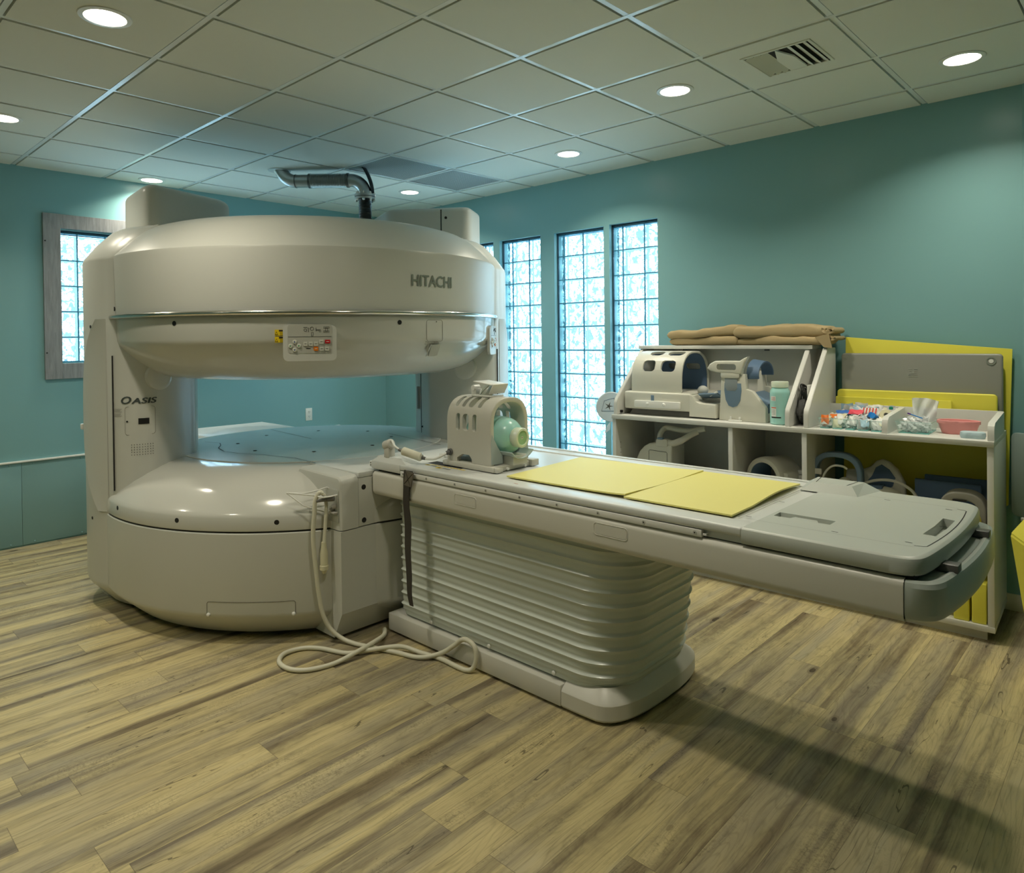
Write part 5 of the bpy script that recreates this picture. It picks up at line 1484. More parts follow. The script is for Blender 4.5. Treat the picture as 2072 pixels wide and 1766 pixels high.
pts = [(0.43, 0.012), (0.43, 0.150), (0.455, 0.145), (0.475, 0.110), (0.500, 0.100), (0.60, 0.094), (0.610, 0.098), (0.610, 0.010)]
mb.prism(pts, -0.40, 0.02, 0.004, mtx=Matrix.Rotation(PI / 2, 4, 'X')); mb.build('front_tray', M['ivory'], bc)
MB().prism([(-0.03, 0.0), (0.60, 0.0), (0.58, 0.030), (0.0, 0.042)], -0.37, -0.01, 0.002, mtx=Matrix.Rotation(PI / 2, 4, 'X')).build('underside', M['clampgrey'], bc)
rp = MB().prism(rrect(0.335, 0.046, 0.008), 0, 0.020, 0.003, mtx=Matrix.Translation((0.205, -0.020, 0.078)) @ Matrix.Rotation(PI / 2, 4, 'X')).build('rail_plate', M['white'], bc)
for x in (0.140, 0.260): MB().lathe([(0, 0.010), (0.006, 0.010), (0.011, 0.004), (0.011, 0)], 14, mtx=Matrix.Translation((x, -0.040, 0.080)) @ Matrix.Rotation(PI / 2, 4, 'X')).build('rail_knob', M['white'], rp)
MB().box(0.155, 0.178, -0.0225, -0.019, 0.098, 0.138, 0.001).build('latch_window', M['blueg'], bc)
def fn(u, v): 
    x = 0.475 + 0.13 * u; y = 0.02 + 0.30 * v; return Vector((x, y, 0.118 + 0.030 * (2 * u - 1) ** 2 * 0 + 0.035 * (2 * v - 1) ** 2 + 0.01 * u))
MB().grid(fn, 8, 12, 0.008).build('head_cushion', M['blueg'], bc)
MB().tube(smooth_path([(0.54, 0.06, 0.145), (0.58, 0.03, 0.165), (0.605, 0.02, 0.175)], 5), 0.006, 8).build('cable_stub', M['white'], bc)
MB().sphere((0.47, 0.10, 0.175), 0.035, (1, 1, 0.9), 16).build('side_cushion', mat('soft_grey', (0.50, 0.51, 0.48), 0.6), bc)
tag(bc, 'ivory dome-shaped coil with rounded windows and blue lining on the left of the worktop', 'coil')

# ---- neck coil with handle
nc = croot('neck_coil', 0.712, 0.10, ZS)
RX90 = Matrix.Rotation(PI / 2, 4, 'X')
colp = [(0.010, 0.0), (0.022, 0.18), (0.026, 0.268), (0.145, 0.272), (0.150, 0.292), (0.180, 0.292), (0.186, 0.200), (0.205, 0.196), (0.225, 0.188), (0.300, 0.095), (0.305, 0.085), (0.305, 0.0)]
MB().prism(colp, -0.045, 0.0, 0.006, mtx=RX90).build('near_column', M['ivory'], nc)
farp = [(0.140, 0.0), (0.146, 0.30), (0.190, 0.300), (0.196, 0.205), (0.225, 0.200), (0.305, 0.110), (0.305, 0.0)]
MB().prism([(x, z) for x, z in farp], -0.330, -0.290, 0.006, mtx=RX90).build('far_column', M['ivory'], nc)
MB().box(0.01, 0.305, 0.04, 0.295, 0.0, 0.055, 0.006).build('coil_base', M['ivory'], nc)
MB().prism([(0.19, 0.05), (0.30, 0.05), (0.30, 0.110), (0.23, 0.160), (0.19, 0.175)], -0.288, -0.047, 0.002, mtx=RX90).build('shoulder_pad', M['blueg'], nc)
ins = [(0.050, 0.235), (0.155, 0.235), (0.158, 0.19), (0.150, 0.13), (0.130, 0.095), (0.103, 0.085), (0.075, 0.095), (0.056, 0.13), (0.048, 0.19)]
bl = MB().prism(ins, -0.002, 0.003, 0.001, mtx=RX90).build('blue_inlay', M['blueg'], nc)
MB().prism([(0.052, 0.266), (0.132, 0.268), (0.132, 0.205), (0.120, 0.188), (0.068, 0.188), (0.054, 0.205)], -0.001, 0.0045, 0.001, mtx=RX90).build('grey_inlay', mat('inlay_grey', (0.27, 0.31, 0.33), 0.5), bl)
MB().prism(rrect(0.122, 0.042, 0.012, 4, 0.088, 0.287), -0.060, 0.010, 0.005, mtx=RX90).build('hinge_cap', M['ivory'], nc)
lp = [(-0.062, 0.325), (-0.045, 0.352), (-0.01, 0.372), (0.08, 0.374), (0.150, 0.374), (0.178, 0.392), (0.205, 0.402), (0.185, 0.368), (0.168, 0.325), (0.160, 0.290), (0.100, 0.296), (0.040, 0.296), (0.0, 0.300), (-0.045, 0.312)]
hm = MB().prism(lp, -0.030, 0.012, 0.008, 3, mtx=RX90); ho = hm.build('handle_loop', M['ivory'], nc, ang=35)
cu = MB().prism(rrect(0.125, 0.038, 0.015, 5, 0.066, 0.335), -0.2, 0.2, mtx=RX90); bool_diff(ho, cu)
def fn(u, v):
    a = math.radians(195 - 200 * v); r = 0.100
    return Vector((0.175 + 0.075 * u, 0.165 + r * 1.3 * math.cos(a), 0.285 + r * 0.95 * math.sin(a) * (1 - 0.12 * u)))
MB().grid(fn, 6, 20, 0.010).build('blue_arch', M['bluedk'], nc)
MB().box(0.085, 0.165, -0.035, -0.010, 0.0, 0.010, 0.002).box(0.092, 0.100, -0.030, -0.016, 0.009, 0.030, 0.002).box(0.150, 0.158, -0.030, -0.016, 0.009, 0.030, 0.002).build('strap_clip', M['white'], nc)
tag(nc, 'ivory neck coil with a looped handle and blue inlay, beside the mint bottle', 'coil')

# ---- mint bottle on the worktop
bt = croot('plastic_bottle', 1.098, 0.115, ZS)
MB().lathe([(0, 0.0), (0.050, 0.0), (0.057, 0.006), (0.057, 0.020), (0.0565, 0.110), (0.057, 0.185), (0.055, 0.200), (0.046, 0.214), (0.044, 0.222), (0, 0.222)], 36).build('bottle_body', M['mint'], bt)
cp2 = MB().lathe([(0, 0.218), (0.046, 0.218), (0.049, 0.221), (0.049, 0.250), (0.047, 0.254), (0, 0.255)], 36).build('cap', M['milk'], bt)
def curved_label(x_ang, w, z0, z1, m, name, R=0.0573):
    mb = MB()
    a0 = math.radians(x_ang)
    def fn(u, v): a = a0 + (u - 0.5) * w / R; return Vector((R * math.cos(a), R * math.sin(a), z0 + (z1 - z0) * v))
    mb.grid(fn, 8, 1); return mb.build(name, m, bt)
l1 = curved_label(-110, 0.034, 0.048, 0.105, M['white'], 'paper_label'); l2 = curved_label(-112, 0.034, 0.140, 0.168, M['white'], 'paper_label')
curved_label(-110, 0.033, 0.098, 0.103, mat('label_orange', S(220, 80, 30), 0.5), 'orange_band', 0.0576)
curved_label(-96, 0.060, 0.040, 0.047, M['black'], 'black_band', 0.0575)
for k in range(5): curved_label(-111, 0.026, 0.060 + k * 0.007, 0.0615 + k * 0.007, M['letter'], 'label_text', 0.0577)
for k in range(3): curved_label(-112, 0.026, 0.146 + k * 0.007, 0.148 + k * 0.007, mat('label_red', S(190, 70, 60), 0.5) if k == 0 else bpy.data.materials['label_red'], 'label_text', 0.0577)
tag(bt, 'mint green plastic bottle with printed labels and a pale screw cap on the worktop', 'bottle')

# ---- bag of black cords
bg = croot('cord_bag', 1.224, 0.15, ZS)
def crumple(mb, c, r, sc, seed, n=18, amp=0.18):
    rnd = random.Random(seed); ph = [rnd.uniform(0, 6.3) for _ in range(6)]
    def fn(u, v):
        a = 2 * PI * u; b_ = PI * (v - 0.5)
        d = Vector((math.cos(a) * math.cos(b_), math.sin(a) * math.cos(b_), math.sin(b_)))
        k = 1 + amp * (math.sin(5 * d.x + 7 * d.z + ph[0]) * 0.5 + math.sin(11 * d.y - 6 * d.z + ph[1]) * 0.3 + math.sin(17 * d.x + 13 * d.y + ph[2]) * 0.25)
        return Vector(c) + Vector((d.x * sc[0], d.y * sc[1], d.z * sc[2])) * r * k
    mb.grid(fn, n * 2, n, cu=True); return mb
M['bagclear'] = clear_material('clear_bag_film', (0.55, 0.56, 0.55), 0.14, 0.08)
M['blackgloss'] = mat('black_cord', (0.015, 0.015, 0.015), 0.22)
crumple(MB(), (0, 0.03, 0.078), 0.05, (0.66, 1.7, 1.55), 5).build('cord_bundle', M['blackgloss'], bg)
for k in range(7):
    rnd = random.Random(40 + k); x = -0.022 + 0.006 * k
    MB().tube(smooth_path([(x + 0.01, -0.02 + 0.02 * (k % 3), 0.10), (x * 0.6 + 0.004, -0.01 + 0.03 * (k % 2), 0.19), (x * 0.5 - 0.010, 0.02 + 0.02 * (k % 3), 0.236 - 0.006 * k), (x + 0.022, 0.06, 0.215 - 0.008 * k), (x * 0.3 + 0.027, 0.07, 0.13)], 7), 0.0045, 8).build('cord_loop', M['blackgloss'], bg)
crumple(MB(), (0, 0.02, 0.080), 0.052, (0.68, 1.85, 1.54), 6, 16, 0.10).build('clear_bag', M['bagclear'], bg)
tag(bg, 'bundle of black cords in a clear bag in the narrow slot beside the bottle', 'cords')
fl = croot('upright_folder', 1.246, 0.27, ZS)
MB().box(-0.004, 0.004, -0.12, 0.20, 0, 0.235, 0.002).build('white_cover', M['white'], fl)
MB().box(0.005, 0.013, -0.06, 0.20, 0, 0.205, 0.002).build('black_cover', M['clampgrey'], fl)
tag(fl, 'thin white and black folder standing upright behind the bag of cords', 'folder')

# ---- boards and pads behind the rail
yp = croot('yellow_pad', 1.30, 0.452, ZS)
def padbox(name, root, x0, x1, y0, y1, z0, z1, m, bev=0.012, pts=None): return MB().box(x0, x1, y0, y1, z0, z1, bev, 3).build(name, m, root)
p1 = croot('thick_yellow_pad', 1.725, 0.482, ZS); bpy.data.objects.remove(yp)
MB().prism(rrect(0.810, 0.196, 0.022, 6, 0, 0.098), -0.012, 0.012, 0.008, 3, mtx=Matrix.Rotation(PI / 2, 4, 'X')).build('vinyl_cover', M['yellow'], p1)
tag(p1, 'long yellow vinyl pad with rounded corners, right in front of the grey board', 'pad')
p2 = croot('thin_yellow_pad', 1.620, 0.457, ZS)
MB().prism(rrect(0.605, 0.153, 0.006, 3, 0, 0.0765), -0.009, 0.009, 0.003, 2, mtx=Matrix.Rotation(PI / 2, 4, 'X')).build('vinyl_cover', M['yellow'], p2)
tag(p2, 'shorter thin yellow pad just behind the cabinet rail, in front of the long yellow pad', 'pad')
gb = croot('grey_board', 1.745, 0.513, ZS)
MB().prism(rrect(0.815, 0.415, 0.020, 5, 0, 0.2075), -0.014, 0.014, 0.010, 3, mtx=RX90).build('board_body', mat('grey_board_plastic', S(140, 142, 134), 0.4), gb)
gm = MB()
for r0, r1 in ((0.017, 0.023),): gm.lathe([(r0, 0), (r0, 0.002), (r1, 0.002), (r1, 0)], 28, mtx=Matrix.Translation((0.355, -0.014, 0.375)) @ RX90, close=False)
gm.build('eyelet_ring', M['letter'], gb)
MB().lathe([(0, 0.002), (0.011, 0.002), (0.011, 0)], 22, mtx=Matrix.Translation((0.355, -0.014, 0.375)) @ RX90).build('eyelet_hole', M['white'], gb)
MB().lathe([(0.006, 0), (0.006, 0.0012), (0.008, 0.0012), (0.008, 0)], 20, mtx=Matrix.Translation((-0.385, -0.014, 0.380)) @ RX90, close=False).build('small_ring', M['letter'], gb)
em = MB()
for z, w in ((0.325, 0.048), (0.315, 0.048), (0.300, 0.030), (0.292, 0.048), (0.282, 0.048)): em.box(-0.02 - w / 2, -0.02 + w / 2, -0.0152, -0.0135, z - 0.0016, z + 0.0016)
em.box(-0.026, -0.014, -0.0152, -0.0135, 0.300, 0.325); em.build('embossed_mark', mat('emboss_grey', S(160, 162, 154), 0.4), gb)
tag(gb, 'wide grey plastic board with a round eyelet standing behind the yellow pads', 'board')
bp_ = croot('large_yellow_panel', 1.745, 0.552, 0.0)
v = [(1.350, 1.503), (2.190, 1.430), (2.120, 0.004), (1.300, 0.075)]
v = [(x - 1.745, z) for x, z in v]
v = [(-0.395, 1.503), (0.445, 1.430), (0.432, 0.98), (0.424, 0.58), (0.395, 0.555), (0.37, 0.002), (-0.425, 0.002)]
MB().prism(v, -0.012, 0.0, 0.002, 2, mtx=RX90).build('panel_sheet', M['yellow'], bp_)
tag(bp_, 'tall yellow panel leaning against the wall behind the open-backed end of the cabinet', 'panel')

# ---- divided clear trays with supplies
M['acry'] = clear_material('clear_acrylic', (0.86, 0.94, 0.93), 0.14, 0.05)
M['acryedge'] = mat('acrylic_edge_teal', S(120, 190, 186), 0.15)
def clear_tray(root, w, d, h, cols=1, tp=0.008):
    b2 = MB(); wl_ = 0.0022
    for i in range(cols):
        x0 = -w / 2 + i * w / cols + 0.002; x1 = x0 + w / cols - 0.004
        lo = [(x0 + tp, -d / 2 + tp), (x1 - tp, -d / 2 + tp), (x1 - tp, d / 2 - tp), (x0 + tp, d / 2 - tp)]
        hi = [(x0, -d / 2), (x1, -d / 2), (x1, d / 2), (x0, d / 2)]
        V = [(x, y, 0.004) for x, y in lo] + [(x, y, h) for x, y in hi]
        b3 = bmesh.new(); vv = [b3.verts.new(q_) for q_ in V]
        for f in ((0, 1, 5, 4), (1, 2, 6, 5), (2, 3, 7, 6), (3, 0, 4, 7), (3, 2, 1, 0)): b3.faces.new([vv[k] for k in f])
        bmesh.ops.solidify(b3, geom=b3.faces[:], thickness=wl_); b2._merge(b3)
        c = MB().box(x0 + tp, x1 - tp, -d / 2 + tp, d / 2 - tp, 0.0, 0.004, 0.001); c.build('tray_foot', M['acryedge'], root)
    b2.build('tray_wall', M['acry'], root, flat=True)
    r = MB(); r.tube([(-w / 2, -d / 2, h), (w / 2, -d / 2, h), (w / 2, d / 2, h), (-w / 2, d / 2, h)], 0.0022, 6, closed=True); r.build('rim', M['acry'], root)
tr1 = croot('divided_tray', 1.495, 0.155, ZS); clear_tray(tr1, 0.330, 0.20, 0.058, 5)
tag(tr1, 'clear acrylic tray with five compartments of wrapped supplies at the front of the worktop', 'tray')
tr2 = croot('divided_tray', 1.520, 0.345, ZS); clear_tray(tr2, 0.290, 0.13, 0.058, 4)
tag(tr2, 'clear acrylic tray of wrapped supplies behind the front tray, against the rail', 'tray')
bk = croot('clear_basket', 1.800, 0.200, ZS); clear_tray(bk, 0.170, 0.23, 0.062, 1, 0.012)
tag(bk, 'clear acrylic box of crumpled plastic bags beside the pink basin', 'box')
pk_cols = {'white': (0.75, 0.75, 0.72), 'orange': S(224, 112, 24), 'blue': S(56, 112, 190), 'pink': S(240, 84, 104), 'silver': (0.45, 0.45, 0.44), 'paleblue': S(170, 200, 220), 'cream': S(220, 214, 180), 'bright blue': S(24, 130, 214), 'teal': S(20, 140, 120)}
pk_mats = {k: mat('packet_' + k.replace(' ', '_'), c, 0.3 if k == 'silver' else 0.5) for k, c in pk_cols.items()}
def packet(x, y, z, w, h_, t, rx, rz, col, seed, ry=0.0):
    rnd = random.Random(seed); ph = [rnd.uniform(0, 6) for _ in range(4)]
    mb = MB(); nu, nv = 8, 8
    def fn(u, v):
        a = (u - 0.5) * w; b_ = (v - 0.5) * h_
        e = min(1, 5 * min(u, 1 - u)) * min(1, 5 * min(v, 1 - v))
        return Vector((a + 0.002 * math.sin(5 * v + ph[0]), b_ + 0.002 * math.sin(6 * u + ph[1]), 0.5 * t * e + 0.003 * math.sin(8 * u + 5 * v + ph[2])))
    def fn2(u, v):
        q_ = fn(u, v); e = min(1, 5 * min(u, 1 - u)) * min(1, 5 * min(v, 1 - v)); return Vector((q_.x, q_.y, q_.z - t * e - 0.0008))
    mb.grid(fn, nu, nv); mb.grid(fn2, nu, nv)
    mb.bm.normal_update()
    o = mb.build('supply_packet', pk_mats[col], None, ang=50)
    o.matrix_world = Matrix.Translation(CW(x, y, z)) @ Matrix.Rotation(CA + rz, 4, 'Z') @ Matrix.Rotation(rx, 4, 'X') @ Matrix.Rotation(ry, 4, 'Y')
    return o
rnd = random.Random(3)
words = {'white': 'white wrapped packet in the clear divided trays', 'silver': 'silvery foil packet in the clear divided trays', 'cream': 'cream paper packet in the clear divided trays', 'paleblue': 'pale blue printed packet in the clear divided trays'}
pk_seen = []
def add_packets(x0, x1, y, cols, n, tilt=0.5, zz=0.045, sz=0.055, seed=0):
    rr = random.Random(seed)
    for i in range(n):
        c = cols[i % len(cols)]
        o = packet(rr.uniform(x0, x1), y + rr.uniform(-0.02, 0.02), ZS + zz + rr.uniform(-0.006, 0.012), sz * rr.uniform(0.8, 1.2), sz * rr.uniform(0.9, 1.4), 0.008, rr.uniform(0.2, 1.2) * tilt + 0.2, rr.uniform(-0.6, 0.6), c, seed * 100 + i, rr.uniform(-0.3, 0.3))
        if c in words: tag(o, words[c], 'packet', 'supply packets in the clear trays')
        pk_seen.append(o)
for i, cols in enumerate([['silver', 'silver', 'cream', 'silver'], ['white', 'white', 'white', 'cream'], ['white', 'silver', 'white', 'white'], ['white', 'paleblue', 'silver', 'white'], ['white', 'cream', 'white', 'silver']]):
    xc = 1.495 - 0.165 + 0.033 + 0.066 * i
    add_packets(xc - 0.010, xc + 0.010, 0.105, cols, 4, 0.9, 0.036, 0.048, 10 + i)
    add_packets(xc - 0.012, xc + 0.012, 0.185, cols, 4, 0.5, 0.048, 0.050, 30 + i)
for i, cols in enumerate([['white', 'silver', 'paleblue'], ['paleblue', 'white', 'silver'], ['white', 'paleblue', 'white'], ['silver', 'white', 'cream']]):
    xc = 1.520 - 0.145 + 0.036 + 0.0725 * i
    add_packets(xc - 0.012, xc + 0.012, 0.345, cols, 5, 1.4, 0.075, 0.062, 50 + i)
def special(x, y, z, w, h_, t, rx, rz, col, label, seed):
    o = packet(x, y, z, w, h_, t, rx, rz, col, seed); tag(o, label, 'packet'); return o
special(1.360, 0.085, ZS + 0.045, 0.040, 0.060, 0.006, 1.2, 0.1, 'orange', 'bright orange foil packet at the front left of the divided tray', 201)
special(1.395, 0.175, ZS + 0.062, 0.060, 0.040, 0.010, 0.4, 0.5, 'orange', 'orange foil packet lying at the back left of the divided tray', 202)
special(1.415, 0.250, ZS + 0.078, 0.075, 0.045, 0.014, 0.4, 0.3, 'blue', 'blue wrapped packet next to the pink one in the trays', 203)
special(1.480, 0.255, ZS + 0.082, 0.080, 0.050, 0.020, 0.4, -0.1, 'pink', 'bright pink wrapped packet in the middle of the trays', 204)
st_ = special(1.548, 0.270, ZS + 0.088, 0.085, 0.050, 0.010, 0.9, 0.0, 'white', 'white packet with red stripes in the trays, right of the pink one', 205)
mb = MB()
for i in range(5): mb.box(-0.034 + 0.016 * i, -0.026 + 0.016 * i, -0.020, 0.020, 0.0072, 0.0080)
mb.build('red_stripes', bpy.data.materials['label_red'], st_)
def cap_thing(x, y, z, ang, label):
    r = croot('blue_fitting', x, y, z); r.rotation_euler = (1.2, 0.2, CA + ang)
    MB().lathe([(0, 0), (0.009, 0), (0.012, 0.016), (0.017, 0.034), (0, 0.034)], 16).build('cap_cone', pk_mats['bright blue'], r)
    MB().lathe([(0, -0.004), (0.010, -0.004), (0.010, 0.001), (0, 0.001)], 16).build('dark_ring', M['clampgrey'], r)
    tag(r, label, 'fitting')
cap_thing(1.566, 0.175, ZS + 0.070, 0.6, 'bright blue fitting lying on the divided tray, left of two')
cap_thing(1.610, 0.165, ZS + 0.068, -0.6, 'bright blue fitting lying on the divided tray, right of two')
tp_ = croot('tape_roll', 1.640, 0.230, ZS + 0.072); tp_.rotation_euler = (1.1, 0, CA + 0.5)
MB().lathe([(0.014, -0.014), (0.034, -0.014), (0.034, 0.014), (0.014, 0.014), (0.014, -0.014)], 28, close=False).build('tape', pk_mats['cream'], tp_)
MB().lathe([(0.010, -0.013), (0.0142, -0.013), (0.0142, 0.013), (0.010, 0.013), (0.010, -0.013)], 24, close=False).build('core', M['clampgrey'], tp_)
tag(tp_, 'roll of cream medical tape at the right end of the divided tray', 'tape')
lp_ = croot('teal_stopper', 1.655, 0.285, ZS + 0.110)
MB().lathe([(0, -0.006), (0.010, -0.006), (0.011, 0.0), (0.009, 0.010), (0, 0.012)], 16).build('stopper_head', pk_mats['teal'], lp_)
tag(lp_, 'small teal green stopper on the supplies near the low divider', 'stopper')
# crumpled clear bags in the basket
for i, (x, y, z, s_) in enumerate(((-0.045, -0.07, 0.034, 0.026), (0.0, -0.078, 0.036, 0.028), (0.045, -0.06, 0.034, 0.026), (-0.035, -0.01, 0.050, 0.028), (0.02, -0.005, 0.052, 0.030))):
    o = croot('crumpled_bag', 1.800 + x, 0.200 + y, ZS + z)
    crumple(MB(), (0, 0, 0), s_, (1.1, 1.0, 0.95), 70 + i, 12, 0.5).build('bag_film', M['bagfilm'] if 'bagfilm' in M else M.setdefault('bagfilm', clear_material('milky_film', (0.86, 0.88, 0.88), 0.62, 0.18)), o, ang=25)
    tag(o, 'crumpled clear plastic bag in the acrylic box beside the pink basin', 'bag', 'crumpled bags in the acrylic box')
o = croot('upright_bag', 1.820, 0.265, ZS + 0.050)
mb = MB()
def fn(u, v):
    x = (u - 0.5) * (0.095 + 0.035 * v); z = 0.105 * v + 0.022 * v * math.sin(2.2 * u + 0.8); y = 0.012 * math.sin(7 * u + 2 * v) + 0.006 * math.sin(15 * u - 6 * v) + 0.03 * v
    return Vector((x, y, z))
mb.grid(fn, 16, 12, 0.004); mb.build('bag_film', M['bagfilm'], o)
tag(o, 'tall clear plastic bag standing up out of the acrylic box', 'bag')
pn = croot('blue_pen', 1.805, 0.150, ZS + 0.088); pn.rotation_euler = (0.2, 0.35, CA + 0.25)
MB().box(-0.030, 0.030, -0.004, 0.004, -0.002, 0.002, 0.001).build('shaft', pk_mats['bright blue'], pn)
MB().cyl((-0.045, 0, 0), (-0.028, 0, 0), 0.004, 8).build('tip', mat('purple_tip', S(90, 40, 140), 0.4), pn)
tag(pn, 'small blue plastic stick with a purple tip on the crumpled bags', 'stick')
# pink basin
def bean(s, n=40):
    pts = []
    for i in range(n):
        a = 2 * PI * i / n; r = 1.0
        x = math.cos(a); y = math.sin(a) * 0.52
        y += -0.17 * math.cos(a * 1.0) ** 2 * 0 + (0.16 * math.exp(-(x / 0.38) ** 2) if math.sin(a) < 0 else 0) * 1.0
        pts.append((x * s, y * s))
    return pts
kd = croot('kidney_basin', 1.985, 0.225, ZS)
mb = MB()
lay = [(bean(0.072), 0.0), (bean(0.076), 0.003), (bean(0.092), 0.052), (bean(0.096), 0.054), (bean(0.099), 0.056), (bean(0.099), 0.070), (bean(0.095), 0.072), (bean(0.091), 0.070), (bean(0.074), 0.006)]
lay = [([(x, y * 1.25) for x, y in p_], z) for p_, z in lay]
loft2(mb, lay); kb = mb.build('basin', mat('pink_plastic', S(226, 152, 150), 0.35), kd, ang=40)
tag(kd, 'pink kidney-shaped plastic basin on the worktop', 'basin')
pd_ = croot('pale_blue_rest', 2.065, 0.085, ZS)
mb = MB(); lay = [([(x * 0.75, y * 0.9) for x, y in bean(0.068)], 0.0), ([(x * 0.80, y * 0.95) for x, y in bean(0.070)], 0.012), ([(x * 0.78, y * 0.9) for x, y in bean(0.070)], 0.030), ([(x * 0.70, y * 0.8) for x, y in bean(0.066)], 0.034)]
loft2(mb, lay); mb.build('curved_block', mat('pale_blue_plastic', S(176, 198, 206), 0.4), pd_, ang=50)
tag(pd_, 'small pale blue curved block at the right end of the worktop', 'block')

# ---- lower compartments
ZL2 = 0.520
lc = croot('shoulder_coil', 0.10, 0.13, ZL2)
sp = [(0.0, 0.0), (0.0, 0.10), (0.012, 0.165), (0.035, 0.215), (0.070, 0.252), (0.110, 0.275), (0.160, 0.280), (0.272, 0.275), (0.278, 0.262), (0.278, 0.0)]
MB().prism(sp, -0.19, 0.0, 0.010, 3, mtx=RX90).build('coil_body', M['ivory'], lc)
mb = MB(); P = [(x, -0.0012, z) for x, z in [(0.108, 0.012), (0.108, 0.222), (0.114, 0.230), (0.238, 0.226), (0.244, 0.218), (0.244, 0.012)]]; mb.tube(P, 0.0013, 5, closed=True); mb.build('cover_outline', M['dark'], lc)
MB().prism(rrect(0.085, 0.050, 0.010, 4, 0.205, 0.285), -0.05, 0.006, 0.004, mtx=RX90).build('hinge_block', M['ivory'], lc)
MB().box(0.175, 0.215, -0.010, 0.02, 0.308, 0.320, 0.004).build('blue_button', M['blueg'], lc)
hd = MB(); hd.tube(smooth_path([(0.175, 0.03, 0.30), (0.178, 0.03, 0.335), (0.192, 0.04, 0.365), (0.215, 0.06, 0.382), (0.30, 0.07, 0.372), (0.38, 0.07, 0.370), (0.43, 0.07, 0.382), (0.48, 0.08, 0.392)], 6), 0.018, 12)
hd.build('handle_bar', M['ivory'], lc)
MB().tube(smooth_path([(0.235, 0.02, 0.288), (0.28, 0.02, 0.286), (0.34, 0.03, 0.312), (0.395, 0.05, 0.350), (0.43, 0.07, 0.372)], 6), [0.022] * 12 + [0.020] * 13, 12).build('handle_arm', M['ivory'], lc)
MB().sphere((0.33, 0.10, 0.06), 0.07, (1.1, 0.8, 0.9), 18).build('end_knob', M['ivory'], lc)
MB().prism([(0.36, 0.0), (0.42, 0.115), (0.46, 0.12), (0.60, 0.05), (0.62, 0.0)], -0.22, -0.04, 0.006, mtx=RX90).build('shoulder_cushion', M['bluedk'], lc)
tag(lc, 'ivory coil with a looped handle on the inner shelf, left compartment of the cabinet', 'coil')
cc = croot('cylinder_coil', 0.985, 0.14, ZL2); cc.rotation_euler = (0, 0, CA - 0.30)
ym = Matrix.Translation((0, 0, 0.128)) @ Matrix.Rotation(-PI / 2, 4, 'X')
MB().lathe([(0.096, 0.0), (0.105, -0.004), (0.122, 0.0), (0.128, 0.012), (0.128, 0.07), (0.122, 0.085), (0.122, 0.20), (0.116, 0.21), (0.100, 0.21), (0.096, 0.20), (0.096, 0.0)], 48, mtx=ym, close=False).build('ring_shell', M['ivory'], cc)
MB().lathe([(0.0955, 0.004), (0.0965, 0.004), (0.0965, 0.2), (0.0955, 0.2), (0.0955, 0.004)], 48, mtx=ym, close=False).build('ring_lining', M['blueg'], cc)
MB().box(0.095, 0.150, 0.03, 0.12, 0.03, 0.175, 0.008).build('side_box', M['ivory'], cc)
MB().box(-0.165, -0.115, 0.10, 0.20, 0.0, 0.145, 0.004).build('blue_block', M['bluedk'], cc)
tag(cc, 'round cylindrical ivory coil with a wide opening on the shelf, middle compartment', 'coil')
pl_ = croot('paper_stack', 1.185, 0.33, ZL2)
for k in range(6): 
    o = MB().box(-0.045, 0.045, -0.06, 0.06, 0.03 * k, 0.03 * k + 0.026, 0.006, mtx=Matrix.Rotation(0.2 * math.sin(k * 2.1), 4, 'Z')).build('folded_pouch', M['bagfilm'] if k % 2 else pk_mats['white'], pl_)
tag(pl_, 'pile of folded pouches behind the cylindrical coil', 'pouches')
wc = croot('wrist_coil', 1.400, 0.16, ZL2)
mb = MB(); arch(mb, -0.03, 0.03, 0.135, 0.325, 0.108, 0.296, 0.0, 0.006); mb.warp(lambda v: Vector((v.y, v.x + 0.02 * 0, v.z)) + Vector((0, 0.02, 0)))
wb = mb.build('blue_arch', M['blueg'], wc, ang=35)
MB().box(-0.125, -0.078, -0.016, 0.0, 0.190, 0.222, 0.003, mtx=Matrix.Translation((0.0, 0.0, 0)) ).build('white_buckle', M['white'], wc)
MB().tube(smooth_path([(-0.085, -0.014, 0.02), (-0.080, -0.016, 0.12), (-0.060, -0.018, 0.20), (-0.020, -0.012, 0.245), (0.03, -0.012, 0.250), (0.055, 0.0, 0.235)], 6), 0.006, 8).build('strap_edge', M['white'], wc)
MB().sphere((0.05, -0.02, 0.11), 0.075, (0.75, 0.4, 1.1), 18).build('grey_cap', mat('cap_greybeige', (0.36, 0.36, 0.30), 0.4), wc)
MB().sphere((0.075, -0.012, 0.10), 0.070, (0.7, 0.35, 1.1), 18).build('black_rim', M['black'], wc)
tag(wc, 'slate blue arched strap coil with a white buckle, in the right compartment', 'coil')
sd = croot('saddle_coil', 1.60, 0.36, ZL2)
sp = [(-0.20, 0.10), (-0.19, 0.205), (-0.10, 0.215), (-0.06, 0.235), (-0.03, 0.270), (0.0, 0.282), (0.035, 0.270), (0.08, 0.230), (0.115, 0.160), (0.120, 0.08), (0.09, 0.0), (-0.18, 0.0)]
MB().prism([(x * 1.0, z) for x, z in sp], 0.0, 0.05, 0.014, 3, mtx=RX90).build('saddle_shell', M['ivory'], sd)
MB().prism([(-0.10, 0.12), (-0.05, 0.185), (-0.03, 0.235), (0.0, 0.255), (0.04, 0.230), (0.070, 0.185), (0.055, 0.135), (-0.02, 0.090), (-0.07, 0.090)], 0.046, 0.056, 0.004, 2, mtx=RX90).build('blue_cushion', M['bluedk'], sd)
MB().sphere((0.02, -0.16, 0.10), 0.085, (1.35, 0.8, 0.62), 20).build('front_lobe', M['ivory'], sd)
